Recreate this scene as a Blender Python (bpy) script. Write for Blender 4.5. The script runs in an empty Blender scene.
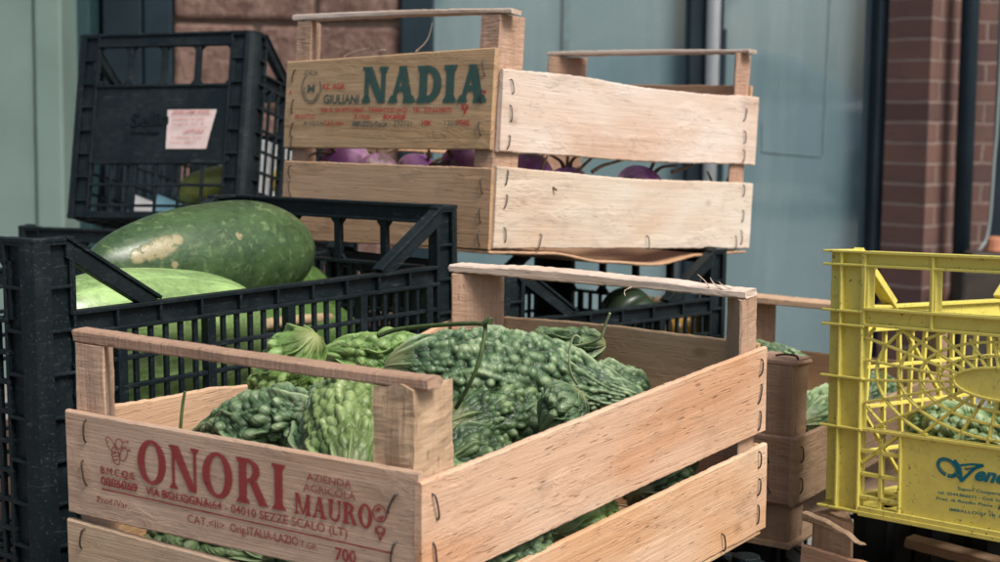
import bpy, math, random
import numpy as np
from mathutils import Matrix, Vector, noise as mnoise

R = math.radians
PI = math.pi
scene = bpy.context.scene
COL = scene.collection
rng = random.Random(7)

# ------------------------------------------------------------------ camera frame -> world
CZ = 0.72                                    # camera height above the pavement
FPX = 1600.0                                 # focal length in pixels of a 1000 px wide picture
UPV = np.array([.012, -.9945, -.104]); UPV /= np.linalg.norm(UPV)
FW = np.array([0, 0, 1.0]) - UPV[2]*UPV; FW /= np.linalg.norm(FW)
RT = np.cross(FW, UPV)
MCW = np.array([RT, FW, UPV])                # rows: world axes seen from the camera
BOX = np.array([[1, 0, 0], [0, 0, -1], [0, 1, 0]], float)

def rodr(r):
    r = np.array(r, float); t = np.linalg.norm(r); k = r/t
    K = np.array([[0, -k[2], k[1]], [k[2], 0, -k[0]], [-k[1], k[0], 0]])
    return np.eye(3)+np.sin(t)*K+(1-np.cos(t))*K@K

def pose_matrix(p):
    """measured pose of a box (rotation vector + metres from the camera) as a world matrix"""
    rw = MCW @ rodr(p[:3]) @ BOX
    tw = MCW @ np.array(p[3:6]) + np.array([0, 0, CZ])
    m = Matrix.Identity(4)
    for i in range(3):
        for j in range(3): m[i][j] = rw[i][j]
        m[i][3] = tw[i]
    return m

def yaw_pose(t, yaw, roll=0, pitch=0):
    """level box: t = metres from the camera, yaw in degrees (0 = front faces the camera)"""
    tw = MCW @ np.array(t) + np.array([0, 0, CZ])
    return Matrix.Translation(Vector(tw)) @ Matrix.Rotation(R(-yaw), 4, 'Z') @ Matrix.Rotation(R(roll), 4, 'Y') @ Matrix.Rotation(R(pitch), 4, 'X')

CAM = Vector((0, 0, CZ))
def ray(u, v):
    return Vector(MCW @ np.array([(u-500)/FPX, (v-281)/FPX, 1.0]))
def at(u, v, d):
    return CAM + ray(u, v)*d
def on_plane(M, u, v, val, axis=2):
    Mi = M.inverted(); o = Mi @ CAM; d = Mi.to_3x3() @ ray(u, v)
    return o + d*((val-o[axis])/d[axis])
T = Matrix.Translation
def RZ(a): return Matrix.Rotation(R(a), 4, 'Z')

# ------------------------------------------------------------------ tagging helpers
def tag(o, label=None, cat=None, group=None, kind=None):
    if label: o['label'] = label
    if cat: o['category'] = cat
    if group: o['group'] = group
    if kind: o['kind'] = kind
    return o
def empty(name, M, label, cat, group=None):
    o = bpy.data.objects.new(name, None); COL.objects.link(o)
    o.empty_display_size = .05; o.matrix_world = M
    return tag(o, label, cat, group)
def link_mesh(name, me, mat, parent=None, M=None, smooth=False):
    o = bpy.data.objects.new(name, me); COL.objects.link(o)
    if mat and not me.materials: me.materials.append(mat)
    if parent: o.parent = parent
    if M is not None: o.matrix_local = M
    if smooth: me.polygons.foreach_set('use_smooth', [True]*len(me.polygons))
    return o
def copy_tree(o, parent=None):
    c = o.copy(); COL.objects.link(c); c.parent = parent
    for ch in list(o.children): copy_tree(ch, c)
    return c

class MB:
    """collects boxes, bars and tubes into one mesh; tf maps (along, inward, up) to local space"""
    def __init__(s, tf=None): s.v = []; s.f = []; s.tf = tf or (lambda a, d, z: (a, d, z))
    def add(s, vs, fs):
        n = len(s.v); s.v += [s.tf(*p) for p in vs]; s.f += [tuple(i+n for i in f) for f in fs]
    def box(s, x0, x1, y0, y1, z0, z1):
        s.add([(x0,y0,z0),(x1,y0,z0),(x1,y1,z0),(x0,y1,z0),(x0,y0,z1),(x1,y0,z1),(x1,y1,z1),(x0,y1,z1)],
              [(3,2,1,0),(4,5,6,7),(0,1,5,4),(1,2,6,5),(2,3,7,6),(3,0,4,7)])
    def bar(s, p, q, w, y0, y1):
        """flat bar in the x-z plane between p and q"""
        (ax, az), (bx, bz) = p, q
        dx, dz = bx-ax, bz-az; l = math.hypot(dx, dz) or 1e-9
        nx, nz = -dz/l*w/2, dx/l*w/2
        c = [(ax-nx, az-nz), (bx-nx, bz-nz), (bx+nx, bz+nz), (ax+nx, az+nz)]
        s.add([(x, y0, z) for x, z in c]+[(x, y1, z) for x, z in c],
              [(0,1,2,3),(7,6,5,4),(1,0,4,5),(2,1,5,6),(3,2,6,7),(0,3,7,4)])
    def prism(s, poly, z0, z1):
        n = len(poly)
        s.add([(x, y, z0) for x, y in poly]+[(x, y, z1) for x, y in poly],
              [tuple(range(n-1, -1, -1)), tuple(range(n, 2*n))]+[(i, (i+1) % n, n+(i+1) % n, n+i) for i in range(n)])
    def tube(s, pts, r, n=6, taper=1.0):
        pts = [Vector(p) for p in pts]; rings = []
        up = Vector((0.13, 0.31, 0.94))
        for i, p in enumerate(pts):
            d = (pts[min(i+1, len(pts)-1)]-pts[max(i-1, 0)]).normalized()
            a = d.cross(up)
            if a.length < 1e-3: a = d.cross(Vector((1, 0, 0)))
            a.normalize(); b = d.cross(a); rr = r*(1+(taper-1)*i/max(1, len(pts)-1))
            rings.append([tuple(p+(a*math.cos(t*2*PI/n)+b*math.sin(t*2*PI/n))*rr) for t in range(n)])
        vs = [q for g in rings for q in g]; fs = []
        for i in range(len(pts)-1):
            for k in range(n): fs.append((i*n+k, i*n+(k+1) % n, (i+1)*n+(k+1) % n, (i+1)*n+k))
        m = (len(pts)-1)*n
        fs += [tuple(range(n-1, -1, -1)), tuple(range(m, m+n))]
        s.add(vs, fs)
    def poly(s, pts): s.add(pts, [tuple(range(len(pts)))])
    def build(s, name, mat, parent=None, M=None, bevel=0, smooth=False):
        me = bpy.data.meshes.new(name); me.from_pydata(s.v, [], s.f); me.update()
        o = link_mesh(name, me, mat, parent, M, smooth)
        if bevel:
            b = o.modifiers.new('edge', 'BEVEL'); b.width = bevel; b.segments = 2; b.limit_method = 'ANGLE'; b.harden_normals = False
        return o

def smooth_path(pts, k=6):
    pts = [Vector(p) for p in pts]; out = []
    for i in range(len(pts)-1):
        p0 = pts[max(i-1, 0)]; p1 = pts[i]; p2 = pts[i+1]; p3 = pts[min(i+2, len(pts)-1)]
        for j in range(k):
            t = j/k
            out.append(.5*((2*p1)+(p2-p0)*t+(2*p0-5*p1+4*p2-p3)*t*t+(3*p1-p0-3*p2+p3)*t**3))
    return out+[pts[-1]]

# ------------------------------------------------------------------ materials
class N:
    def __init__(s, name):
        s.m = bpy.data.materials.new(name); s.m.use_nodes = True
        s.t = s.m.node_tree; s.b = s.t.nodes['Principled BSDF']; s.out = s.t.nodes['Material Output']
    def n(s, kind, **kw):
        x = s.t.nodes.new(kind)
        for k, v in kw.items(): setattr(x, k, v)
        return x
    def l(s, a, b): s.t.links.new(a, b)
    def coords(s, scale=(1,1,1), rand=True, out='Object'):
        tc = s.n('ShaderNodeTexCoord'); o = tc.outputs[out]
        if rand:
            oi = s.n('ShaderNodeObjectInfo'); mu = s.n('ShaderNodeVectorMath', operation='SCALE')
            cm = s.n('ShaderNodeCombineXYZ'); s.l(oi.outputs['Random'], cm.inputs[0]); s.l(oi.outputs['Random'], cm.inputs[1]); cm.inputs[2].default_value = .37
            s.l(cm.outputs[0], mu.inputs[0]); mu.inputs[3].default_value = 17.0
            ad = s.n('ShaderNodeVectorMath', operation='ADD'); s.l(o, ad.inputs[0]); s.l(mu.outputs[0], ad.inputs[1]); o = ad.outputs[0]
        mp = s.n('ShaderNodeMapping'); mp.inputs['Scale'].default_value = scale; s.l(o, mp.inputs[0])
        return mp.outputs[0]
    def noise(s, vec, scale, detail=4, rough=.55, dist=0):
        x = s.n('ShaderNodeTexNoise'); s.l(vec, x.inputs['Vector'])
        x.inputs['Scale'].default_value = scale; x.inputs['Detail'].default_value = detail
        x.inputs['Roughness'].default_value = rough; x.inputs['Distortion'].default_value = dist
        return x.outputs['Fac']
    def ramp(s, fac, stops):
        r = s.n('ShaderNodeValToRGB'); s.l(fac, r.inputs[0]); e = r.color_ramp.elements
        while len(e) < len(stops): e.new(.5)
        for i, (p, c) in enumerate(stops):
            e[i].position = p; e[i].color = (c, c, c, 1) if isinstance(c, (int, float)) else (*c, 1)
        return r.outputs[0]
    def mix(s, fac, a, b, mode='MIX'):
        x = s.n('ShaderNodeMix', data_type='RGBA', blend_type=mode)
        for sock, v in ((x.inputs[0], fac), (x.inputs[6], a), (x.inputs[7], b)):
            if isinstance(v, (int, float)): sock.default_value = v
            elif isinstance(v, tuple): sock.default_value = (*v, 1)
            else: s.l(v, sock)
        return x.outputs[2]
    def math(s, op, a, b=None):
        x = s.n('ShaderNodeMath', operation=op)
        for i, v in enumerate((a, b)):
            if v is None: continue
            if isinstance(v, (int, float)): x.inputs[i].default_value = v
            else: s.l(v, x.inputs[i])
        return x.outputs[0]
    def bump(s, h, dist=.001, strength=1.0):
        x = s.n('ShaderNodeBump'); x.inputs['Distance'].default_value = dist; x.inputs['Strength'].default_value = strength
        s.l(h, x.inputs['Height']); s.l(x.outputs[0], s.b.inputs['Normal'])
    def set(s, col=None, rough=None, metal=None, spec=None):
        for k, v in (('Base Color', col), ('Roughness', rough), ('Metallic', metal), ('Specular IOR Level', spec)):
            if v is None: continue
            if isinstance(v, tuple): s.b.inputs[k].default_value = (*v, 1)
            elif isinstance(v, (int, float)): s.b.inputs[k].default_value = v
            else: s.l(v, s.b.inputs[k])
        return s

def wood(name, light, mid, dark, fleck=.5, rough_saw=0.0, blotch=.5, pale=None):
    n = N(name)
    base = n.coords()
    def mp(sc):
        m = n.n('ShaderNodeMapping'); m.inputs['Scale'].default_value = sc; n.l(base, m.inputs[0]); return m.outputs[0]
    warp = n.noise(mp((3, 3, 3)), 4, 2)
    gv = mp((3.0, 40, 95))
    g1 = n.noise(gv, 1.6, 7, .62, .7)                         # broad grain bands
    g2 = n.noise(mp((22, 260, 620)), 1.0, 5, .7)              # fine fibres
    big = n.noise(mp((5, 9, 14)), 1.0, 3, .5, .4)             # patches of heart- and sapwood
    c = n.ramp(g1, [(.25, dark), (.48, mid), (.75, light)])
    c = n.mix(n.math('MULTIPLY', n.ramp(big, [(.35, 0.0), (.65, 1.0)]), blotch), c, pale or tuple(min(1, x*1.12) for x in light))
    c = n.mix(n.math('MULTIPLY', g2, .42), c, tuple(x*.60 for x in mid))
    fl = n.noise(mp((70, 300, 640)), 1.0, 2, .4)               # short pore flecks
    flm = n.ramp(fl, [(.65, 0.0), (.76, 1.0)])
    c = n.mix(n.math('MULTIPLY', flm, fleck), c, tuple(x*.38 for x in dark))
    grime = n.noise(mp((12, 14, 16)), 1.3, 6, .7, .3)
    gm = n.ramp(grime, [(.57, 0.0), (.74, 1.0)])
    c = n.mix(n.math('MULTIPLY', gm, .38), c, (.10, .075, .055))
    oi = n.n('ShaderNodeObjectInfo'); hs = n.n('ShaderNodeHueSaturation'); n.l(c, hs.inputs['Color'])
    n.l(n.math('ADD', n.math('MULTIPLY', oi.outputs['Random'], .20), .88), hs.inputs['Value'])
    n.l(n.math('ADD', n.math('MULTIPLY', n.math('FRACT', n.math('MULTIPLY', oi.outputs['Random'], 37.0)), .016), .490), hs.inputs['Hue'])
    hs.inputs['Saturation'].default_value = 1.06; c = hs.outputs[0]
    st = n.noise(mp((7, 5, 26)), 1.0, 5, .65, .8); c = n.mix(n.math('MULTIPLY', n.ramp(st, [(.56, 0.0), (.74, 1.0)]), .30), c, (.20, .13, .085))
    kn = n.n('ShaderNodeTexVoronoi'); n.l(mp((11, 9, 19)), kn.inputs['Vector']); kn.inputs['Scale'].default_value = 1.0
    c = n.mix(n.math('MULTIPLY', n.ramp(kn.outputs['Distance'], [(.03, 1.0), (.11, 0.0)]), .4), c, (.16, .085, .045))
    n.set(c, .72, spec=.22)
    h = n.math('ADD', n.math('MULTIPLY', g2, .7), n.math('MULTIPLY', g1, .8))
    h = n.math('SUBTRACT', h, n.math('MULTIPLY', flm, .5))
    torn = n.noise(mp((60, 130, 130)), 1.0, 4, .6, 1.2)        # torn veneer surface in patches
    tm = n.ramp(n.noise(mp((9, 16, 22)), 1.0, 2), [(.52, 0.0), (.62, 1.0)])
    h = n.math('ADD', h, n.math('MULTIPLY', n.math('MULTIPLY', torn, tm), 1.6))
    if rough_saw:
        sw = n.noise(mp((420, 60, 60)), 1.0, 2, .5)
        h = n.math('ADD', h, n.math('MULTIPLY', sw, rough_saw))
    n.bump(h, .0011, .8)
    return n.m

W_PALE = wood('pale_poplar', (.64, .50, .385), (.585, .435, .325), (.49, .34, .24), fleck=.30, blotch=.95, pale=(.685, .61, .53))
W_TAN = wood('tan_poplar', (.58, .385, .24), (.52, .33, .195), (.43, .255, .14), fleck=.35, blotch=.5, pale=(.63, .47, .33))
W_PANEL = wood('greyish_tan_poplar', (.50, .36, .25), (.45, .315, .21), (.38, .255, .165), fleck=.28, blotch=.5, pale=(.54, .42, .315))
W_WARM = wood('warm_poplar', (.68, .435, .275), (.61, .365, .215), (.51, .285, .155), fleck=.60, blotch=.85, pale=(.75, .585, .44))
W_PINK = wood('rough_sawn_pine', (.47, .325, .235), (.40, .265, .185), (.31, .195, .13), fleck=.35, rough_saw=1.2, blotch=.3)
W_POST = wood('sawn_post_pine', (.52, .36, .25), (.44, .29, .19), (.33, .20, .125), fleck=.4, rough_saw=.6, blotch=.5, pale=(.58, .44, .33))
W_OLD = wood('weathered_pine', (.43, .30, .205), (.34, .23, .15), (.24, .155, .095), fleck=.6, rough_saw=.8, blotch=.4)

def ink(name, col, wear=.5):
    n = N(name); v = n.coords(rand=False)
    f = n.noise(v, 900, 3, .7); f2 = n.noise(v, 120, 3, .6)
    m = n.ramp(n.math('ADD', n.math('MULTIPLY', f, .6), n.math('MULTIPLY', f2, .4)), [(wear-.14, 0.30), (wear+.02, .93)])
    n.set(col, .8, spec=.1); n.l(m, n.b.inputs['Alpha'])
    return n.m
INK_RED = ink('red_stamp_ink', (.27, .045, .042), .45)
INK_RED2 = ink('bright_red_stamp_ink', (.50, .035, .045), .45)
INK_GREEN = ink('green_stamp_ink', (.050, .105, .090), .46)
INK_GREY = ink('grey_green_stamp_ink', (.075, .115, .10), .48)
INK_TEAL = ink('teal_stamp_ink', (.012, .15, .18), .38)
INK_PINK = ink('pale_red_print', (.45, .12, .12), .5)

def plastic(name, col, dirt, rough=.42, dirt_amt=.5, spec=.4, scr=0.0, scuff=0.0):
    n = N(name); v = n.coords()
    a = n.noise(v, 22, 6, .65, .3); b = n.noise(v, 140, 4, .7)
    m = n.ramp(n.math('ADD', n.math('MULTIPLY', a, .65), n.math('MULTIPLY', b, .35)), [(.50, 0.0), (.68, 1.0)])
    c = n.mix(n.math('MULTIPLY', m, dirt_amt), col, dirt)
    if scr:
        s1 = n.noise(v, 210, 3, .8, .2); sm = n.ramp(s1, [(.60, 0.0), (.66, 1.0)])
        pm = n.ramp(n.noise(v, 30, 3, .6), [(.42, 0.0), (.58, 1.0)])
        c = n.mix(n.math('MULTIPLY', n.math('MULTIPLY', sm, pm), scr), c, (.05, .035, .02))
    if scuff:
        mpn = n.n('ShaderNodeMapping'); mpn.inputs['Scale'].default_value = (40, 60, 260); mpn.inputs['Rotation'].default_value = (.3, .5, .2); n.l(v, mpn.inputs[0])
        s2 = n.ramp(n.noise(mpn.outputs[0], 1.0, 4, .7, .4), [(.60, 0.0), (.72, 1.0)]); s3 = n.ramp(n.noise(v, 420, 2, .7), [(.62, 0.0), (.70, 1.0)])
        c = n.mix(n.math('MULTIPLY', n.math('MAXIMUM', s2, s3), scuff), c, (.065, .080, .085))
    r = n.ramp(a, [(.3, rough-.08), (.7, rough+.2)])
    n.set(c, r, spec=spec)
    n.bump(n.math('ADD', a, n.math('MULTIPLY', b, .4)), .0006, .5)
    return n.m
BLACK = plastic('black_plastic', (.0034, .0078, .0098), (.020, .030, .034), .48, .5, .26, scuff=.5)
BLACK_B = plastic('dusty_black_plastic', (.0038, .0082, .0100), (.024, .033, .037), .52, .5, .26, scuff=.5)
YELLOW = plastic('yellow_plastic', (.68, .585, .125), (.46, .36, .09), .48, .55, .35, scr=.9)

def simple(name, col, rough=.6, metal=0, spec=.4, var=.25, sc=25, bump=.0004):
    n = N(name); v = n.coords()
    a = n.noise(v, sc, 5, .6)
    c = n.mix(n.ramp(a, [(.3, 0.0), (.7, 1.0)]), tuple(x*(1-var) for x in col), tuple(min(1, x*(1+var)) for x in col))
    n.set(c, rough, metal, spec)
    if bump: n.bump(a, bump, .6)
    return n.m
STEEL = simple('dull_staple_wire', (.070, .064, .062), .42, .7, .5, .5, 300, 0)
RUST = simple('rusty_staple_wire', (.055, .036, .026), .7, .3, .3, .5, 300, 0)

def bitter(name, tip, body, deep, yellow=0.0):
    n = N(name); v = n.coords()
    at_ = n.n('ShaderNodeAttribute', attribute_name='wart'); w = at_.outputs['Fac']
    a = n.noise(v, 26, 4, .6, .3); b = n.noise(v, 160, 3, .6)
    c = n.ramp(w, [(.20, deep), (.60, body), (1.0, tip)])  # valleys painted extra dark for the shadows between warts; paler tips are skin colour
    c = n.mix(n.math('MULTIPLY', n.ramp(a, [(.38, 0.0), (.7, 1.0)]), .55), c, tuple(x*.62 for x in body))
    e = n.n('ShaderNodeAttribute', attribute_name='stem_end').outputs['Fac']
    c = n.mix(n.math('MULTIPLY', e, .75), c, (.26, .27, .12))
    if yellow: c = n.mix(n.math('MULTIPLY', n.ramp(n.noise(v, 9, 2), [(.45, 0.0), (.6, 1.0)]), yellow), c, (.25, .29, .07))
    br = n.ramp(n.noise(v, 48, 4, .7, .5), [(.66, 0.0), (.74, 1.0)]); c = n.mix(n.math('MULTIPLY', br, .55), c, (.16, .12, .05))
    n.set(c, n.ramp(b, [(.3, .34), (.7, .6)]), spec=.38)
    n.b.inputs['Subsurface Weight'].default_value = .03
    n.b.inputs['Subsurface Radius'].default_value = (.2, .5, .1); n.b.inputs['Subsurface Scale'].default_value = .004
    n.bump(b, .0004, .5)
    return n.m
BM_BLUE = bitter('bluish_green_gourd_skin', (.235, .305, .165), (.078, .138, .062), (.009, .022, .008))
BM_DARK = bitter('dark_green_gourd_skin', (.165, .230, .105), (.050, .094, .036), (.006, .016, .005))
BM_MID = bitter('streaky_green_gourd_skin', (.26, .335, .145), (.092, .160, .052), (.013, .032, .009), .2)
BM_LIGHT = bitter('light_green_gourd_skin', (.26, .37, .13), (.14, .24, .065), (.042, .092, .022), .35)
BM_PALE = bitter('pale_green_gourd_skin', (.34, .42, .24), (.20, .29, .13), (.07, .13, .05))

def gourd_skin(name, dark, light, pale_amt):
    n = N(name); v = n.coords(rand=False)
    a = n.noise(v, 14, 5, .6, .5); b = n.noise(v, 95, 4, .65); c2 = n.noise(v, 38, 4, .7, .2)
    c = n.mix(n.ramp(a, [(.36, 0.0), (.62, 1.0)]), dark, light)
    gr_ = n.ramp(n.noise(v, 260, 3, .7), [(.40, 0.0), (.62, 1.0)]); c = n.mix(n.math('MULTIPLY', gr_, .35), c, tuple(x*1.7 for x in light))
    c = n.mix(n.math('MULTIPLY', n.ramp(n.noise(v, 60, 5, .75), [(.50, 0.0), (.64, 1.0)]), .5), c, tuple(x*.6 for x in dark))
    sp = n.ramp(b, [(.56, 0.0), (.66, 1.0)])
    c = n.mix(n.math('MULTIPLY', sp, pale_amt), c, (.24, .33, .14))
    ml = n.n('ShaderNodeMapping'); ml.inputs['Scale'].default_value = (9, 55, 55); n.l(v, ml.inputs[0]); c = n.mix(n.math('MULTIPLY', n.ramp(n.noise(ml.outputs[0], 1.0, 5, .7, .6), [(.50, 0.0), (.66, 1.0)]), pale_amt), c, tuple(min(1, x*1.9) for x in light))
    st = n.ramp(c2, [(.62, 0.0), (.72, 1.0)])
    c = n.mix(n.math('MULTIPLY', st, pale_amt*1.2), c, (.30, .38, .17))
    sc = n.n('ShaderNodeAttribute', attribute_name='scar').outputs['Fac']
    c3 = n.noise(v, 150, 5, .75, .6); sm = n.ramp(n.math('MULTIPLY', n.ramp(sc, [(.02, 0.0), (.75, 1.15)]), n.math('ADD', n.math('MULTIPLY', n.math('ABSOLUTE', n.math('SUBTRACT', c3, .5)), -3.2), n.math('ADD', n.math('MULTIPLY', c2, .9), .62))), [(.42, 0.0), (.80, .85)])
    c = n.mix(sm, c, n.mix(b, (.20, .18, .08), (.36, .29, .16)))
    n.set(c, n.ramp(b, [(.3, .28), (.7, .42)]), spec=.45)
    n.bump(n.math('ADD', b, sm), .0005, .6)
    return n.m
GOURD_DARK = gourd_skin('dark_melon_rind', (.020, .044, .018), (.045, .080, .030), .30)
GOURD_PALE = gourd_skin('pale_mottled_melon_rind', (.10, .175, .055), (.18, .27, .10), .9)
GOURD_MID = gourd_skin('mid_green_melon_rind', (.035, .075, .020), (.062, .115, .030), .25)

# ------------------------------------------------------------------ wooden pieces
def board(name, mat, L, zt, zb, t, parent, M, seed=0, rough=.0012, bow=0.0, nx=None, end=.0012, sag=0.0, wav=None):
    """a thin board: local x along the grain, y=0 the outer face, z up; zt/zb = (start, end) heights or lists"""
    nx = nx or max(6, int(L/.004)); nz = 7; ch = min(.0012, t*.25)
    o = Vector((seed*3.7, seed*1.3, seed*.71))
    def nz1(x, f, k): return mnoise.noise(o+Vector((x*f, k*7.1, 0)))
    def lerp(p, s):
        if len(p) == 2: return p[0]+(p[1]-p[0])*s
        q = s*(len(p)-1); i = min(int(q), len(p)-2); f = q-i; f = f*f*(3-2*f) if len(p) > 2 else f
        return p[i]+(p[i+1]-p[i])*f
    vs = []; ring = 2*nz+4
    for i in range(nx+1):
        s = i/nx; x = s*L
        top = lerp(zt, s)+rough*(.40*nz1(x, 22, 1)+.40*nz1(x, 160, 2)+.35*nz1(x, 420, 5))+sag*4*s*(1-s)
        bot = lerp(zb, s)+rough*(.40*nz1(x, 22, 3)+.40*nz1(x, 160, 4)+.35*nz1(x, 420, 6))+sag*4*s*(1-s)
        yb = bow*4*s*(1-s)
        def pt(y, z, k):
            e = 0
            if i == 0: e = -end*abs(mnoise.noise(o+Vector((z*260, y*200, 3))))
            if i == nx: e = end*abs(mnoise.noise(o+Vector((z*260, y*200, 9))))
            return (x+e, y+yb+.0003*mnoise.noise(o+Vector((x*30, z*60, k))), z)
        for k in range(nz): vs.append(pt(0, bot+ch+(top-bot-2*ch)*k/(nz-1), 1))
        vs.append(pt(ch, top, 1)); vs.append(pt(t-ch, top, 1))
        for k in range(nz): vs.append(pt(t, top-ch-(top-bot-2*ch)*k/(nz-1), 2))
        vs.append(pt(t-ch, bot, 2)); vs.append(pt(ch, bot, 2))
    fs = []
    for i in range(nx):
        for k in range(ring):
            a = i*ring+k; b = i*ring+(k+1) % ring
            fs.append((a, a+ring, b+ring, b))
    fs.append(tuple(range(ring))); fs.append(tuple(range((nx+1)*ring-1, nx*ring-1, -1)))
    me = bpy.data.meshes.new(name); me.from_pydata(vs, [], fs); me.update()
    return link_mesh(name, me, mat, parent, M)

UPX = Matrix.Rotation(R(-90), 4, 'Y')            # board laid along x -> standing along z
def post(name, mat, x0, x1, y0, y1, z0, z1, parent, off, seed, end=.002, rough=.0009):
    return board(name, mat, z1-z0, (-x0, -x0), (-x1, -x1), y1-y0, parent, off @ T((0, y0, z0)) @ UPX, seed, rough, end=end)

def tri_post(mat, cx, cy, a, b, z0, z1, parent, off, seed, rough=.0008, end=.002):
    """three-cornered post: right angle at (cx, cy), legs a along x and b along y (signed)"""
    o = Vector((seed*2.3, seed*.7, seed*1.9)); L = z1-z0; nx = max(8, int(L/.004)); c = .06
    sec = [(c*a, 0), (.35*a, 0), (.68*a, 0), (.93*a, 0), (.95*a, .05*b), (.72*a, .28*b), (.5*a, .5*b), (.28*a, .72*b), (.05*a, .95*b), (0, .93*b), (0, .68*b), (0, .35*b), (0, c*b)]
    if a*b < 0: sec = sec[::-1]
    n = len(sec); vs = []
    for i in range(nx+1):
        h = L*i/nx
        for k, (dx, dy) in enumerate(sec):
            w1 = rough*(mnoise.noise(o+Vector((h*30, k*.9, 1)))+.6*mnoise.noise(o+Vector((h*150, k*2.1, 2))))
            w2 = rough*(mnoise.noise(o+Vector((h*30, k*.9, 7)))+.6*mnoise.noise(o+Vector((h*150, k*2.1, 8))))
            e = 0 if i < nx else end*mnoise.noise(o+Vector((dx*150, dy*150, 4)))
            vs.append((h+e, dy+w2*(abs(dx) > .001), -(dx+w1*(abs(dy) > .001 or k in (3, 4)))))
    fs = [(i*n+k, (i+1)*n+k, (i+1)*n+(k+1) % n, i*n+(k+1) % n) for i in range(nx) for k in range(n)]
    fs += [tuple(range(n)), tuple(range((nx+1)*n-1, nx*n-1, -1))]
    me = bpy.data.meshes.new('corner_post'); me.from_pydata(vs, [], fs); me.update()
    return link_mesh('corner_post', me, mat, parent, off @ T((cx, cy, z0)) @ UPX)

_staples = []
def staple_mesh(k):
    r = random.Random(90+k); l = .0065+.002*r.random(); s = (r.random()-.5)*.006; lift = .0012+.0016*r.random()
    m = MB(); m.tube(smooth_path([(0, .002, l), (0, -.0004, l), (s*.3, -lift, l*.75), (s*.8, -lift*1.1, -l*.4), (s, -.0008, -l), (s, .002, -l)], 4), .00066, 6)
    me = bpy.data.meshes.new('staple'); me.from_pydata(m.v, [], m.f); me.update()
    me.polygons.foreach_set('use_smooth', [True]*len(me.polygons)); return me
for k in range(5): _staples.append(staple_mesh(k))
def staple(parent, x, z, mat=None, rot=0, y=0):
    me = _staples[rng.randrange(5)]
    o = bpy.data.objects.new('staple', me); COL.objects.link(o); o.parent = parent
    if not me.materials: me.materials.append(STEEL)
    o.material_slots[0].link = 'OBJECT'; o.material_slots[0].material = mat or STEEL
    o.matrix_local = T((x, y, z)) @ Matrix.Rotation(R(rot+rng.uniform(-14, 14)), 4, 'Y')
    return o

# ------------------------------------------------------------------ lettering
EPS = [0.0005]
def eps():
    EPS[0] += .000012
    if EPS[0] > .00095: EPS[0] = .0005
    return EPS[0]
def sans(m, s, x0, z0, w, h, slope=0, bold=0.0, wob=0):
    """one line of sans lettering, baseline z0, cap height h, total width w"""
    cu = bpy.data.curves.new('t', 'FONT'); cu.body = s; cu.resolution_u = 3; cu.offset = bold
    ob = bpy.data.objects.new('t', cu); COL.objects.link(ob)
    bpy.context.view_layer.update()
    me = bpy.data.meshes.new_from_object(ob.evaluated_get(bpy.context.evaluated_depsgraph_get()))
    bpy.data.objects.remove(ob); bpy.data.curves.remove(cu)
    xs = [v.co.x for v in me.vertices]
    if not xs: return
    a, b = min(xs), max(xs); y = -eps(); sx = w/(b-a); sz = h/.73
    m.add([(x0+(v.co.x-a)*sx, y, z0+v.co.y*sz+slope*(v.co.x-a)*sx) for v in me.vertices], [tuple(p.vertices) for p in me.polygons])
    bpy.data.meshes.remove(me)

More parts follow.
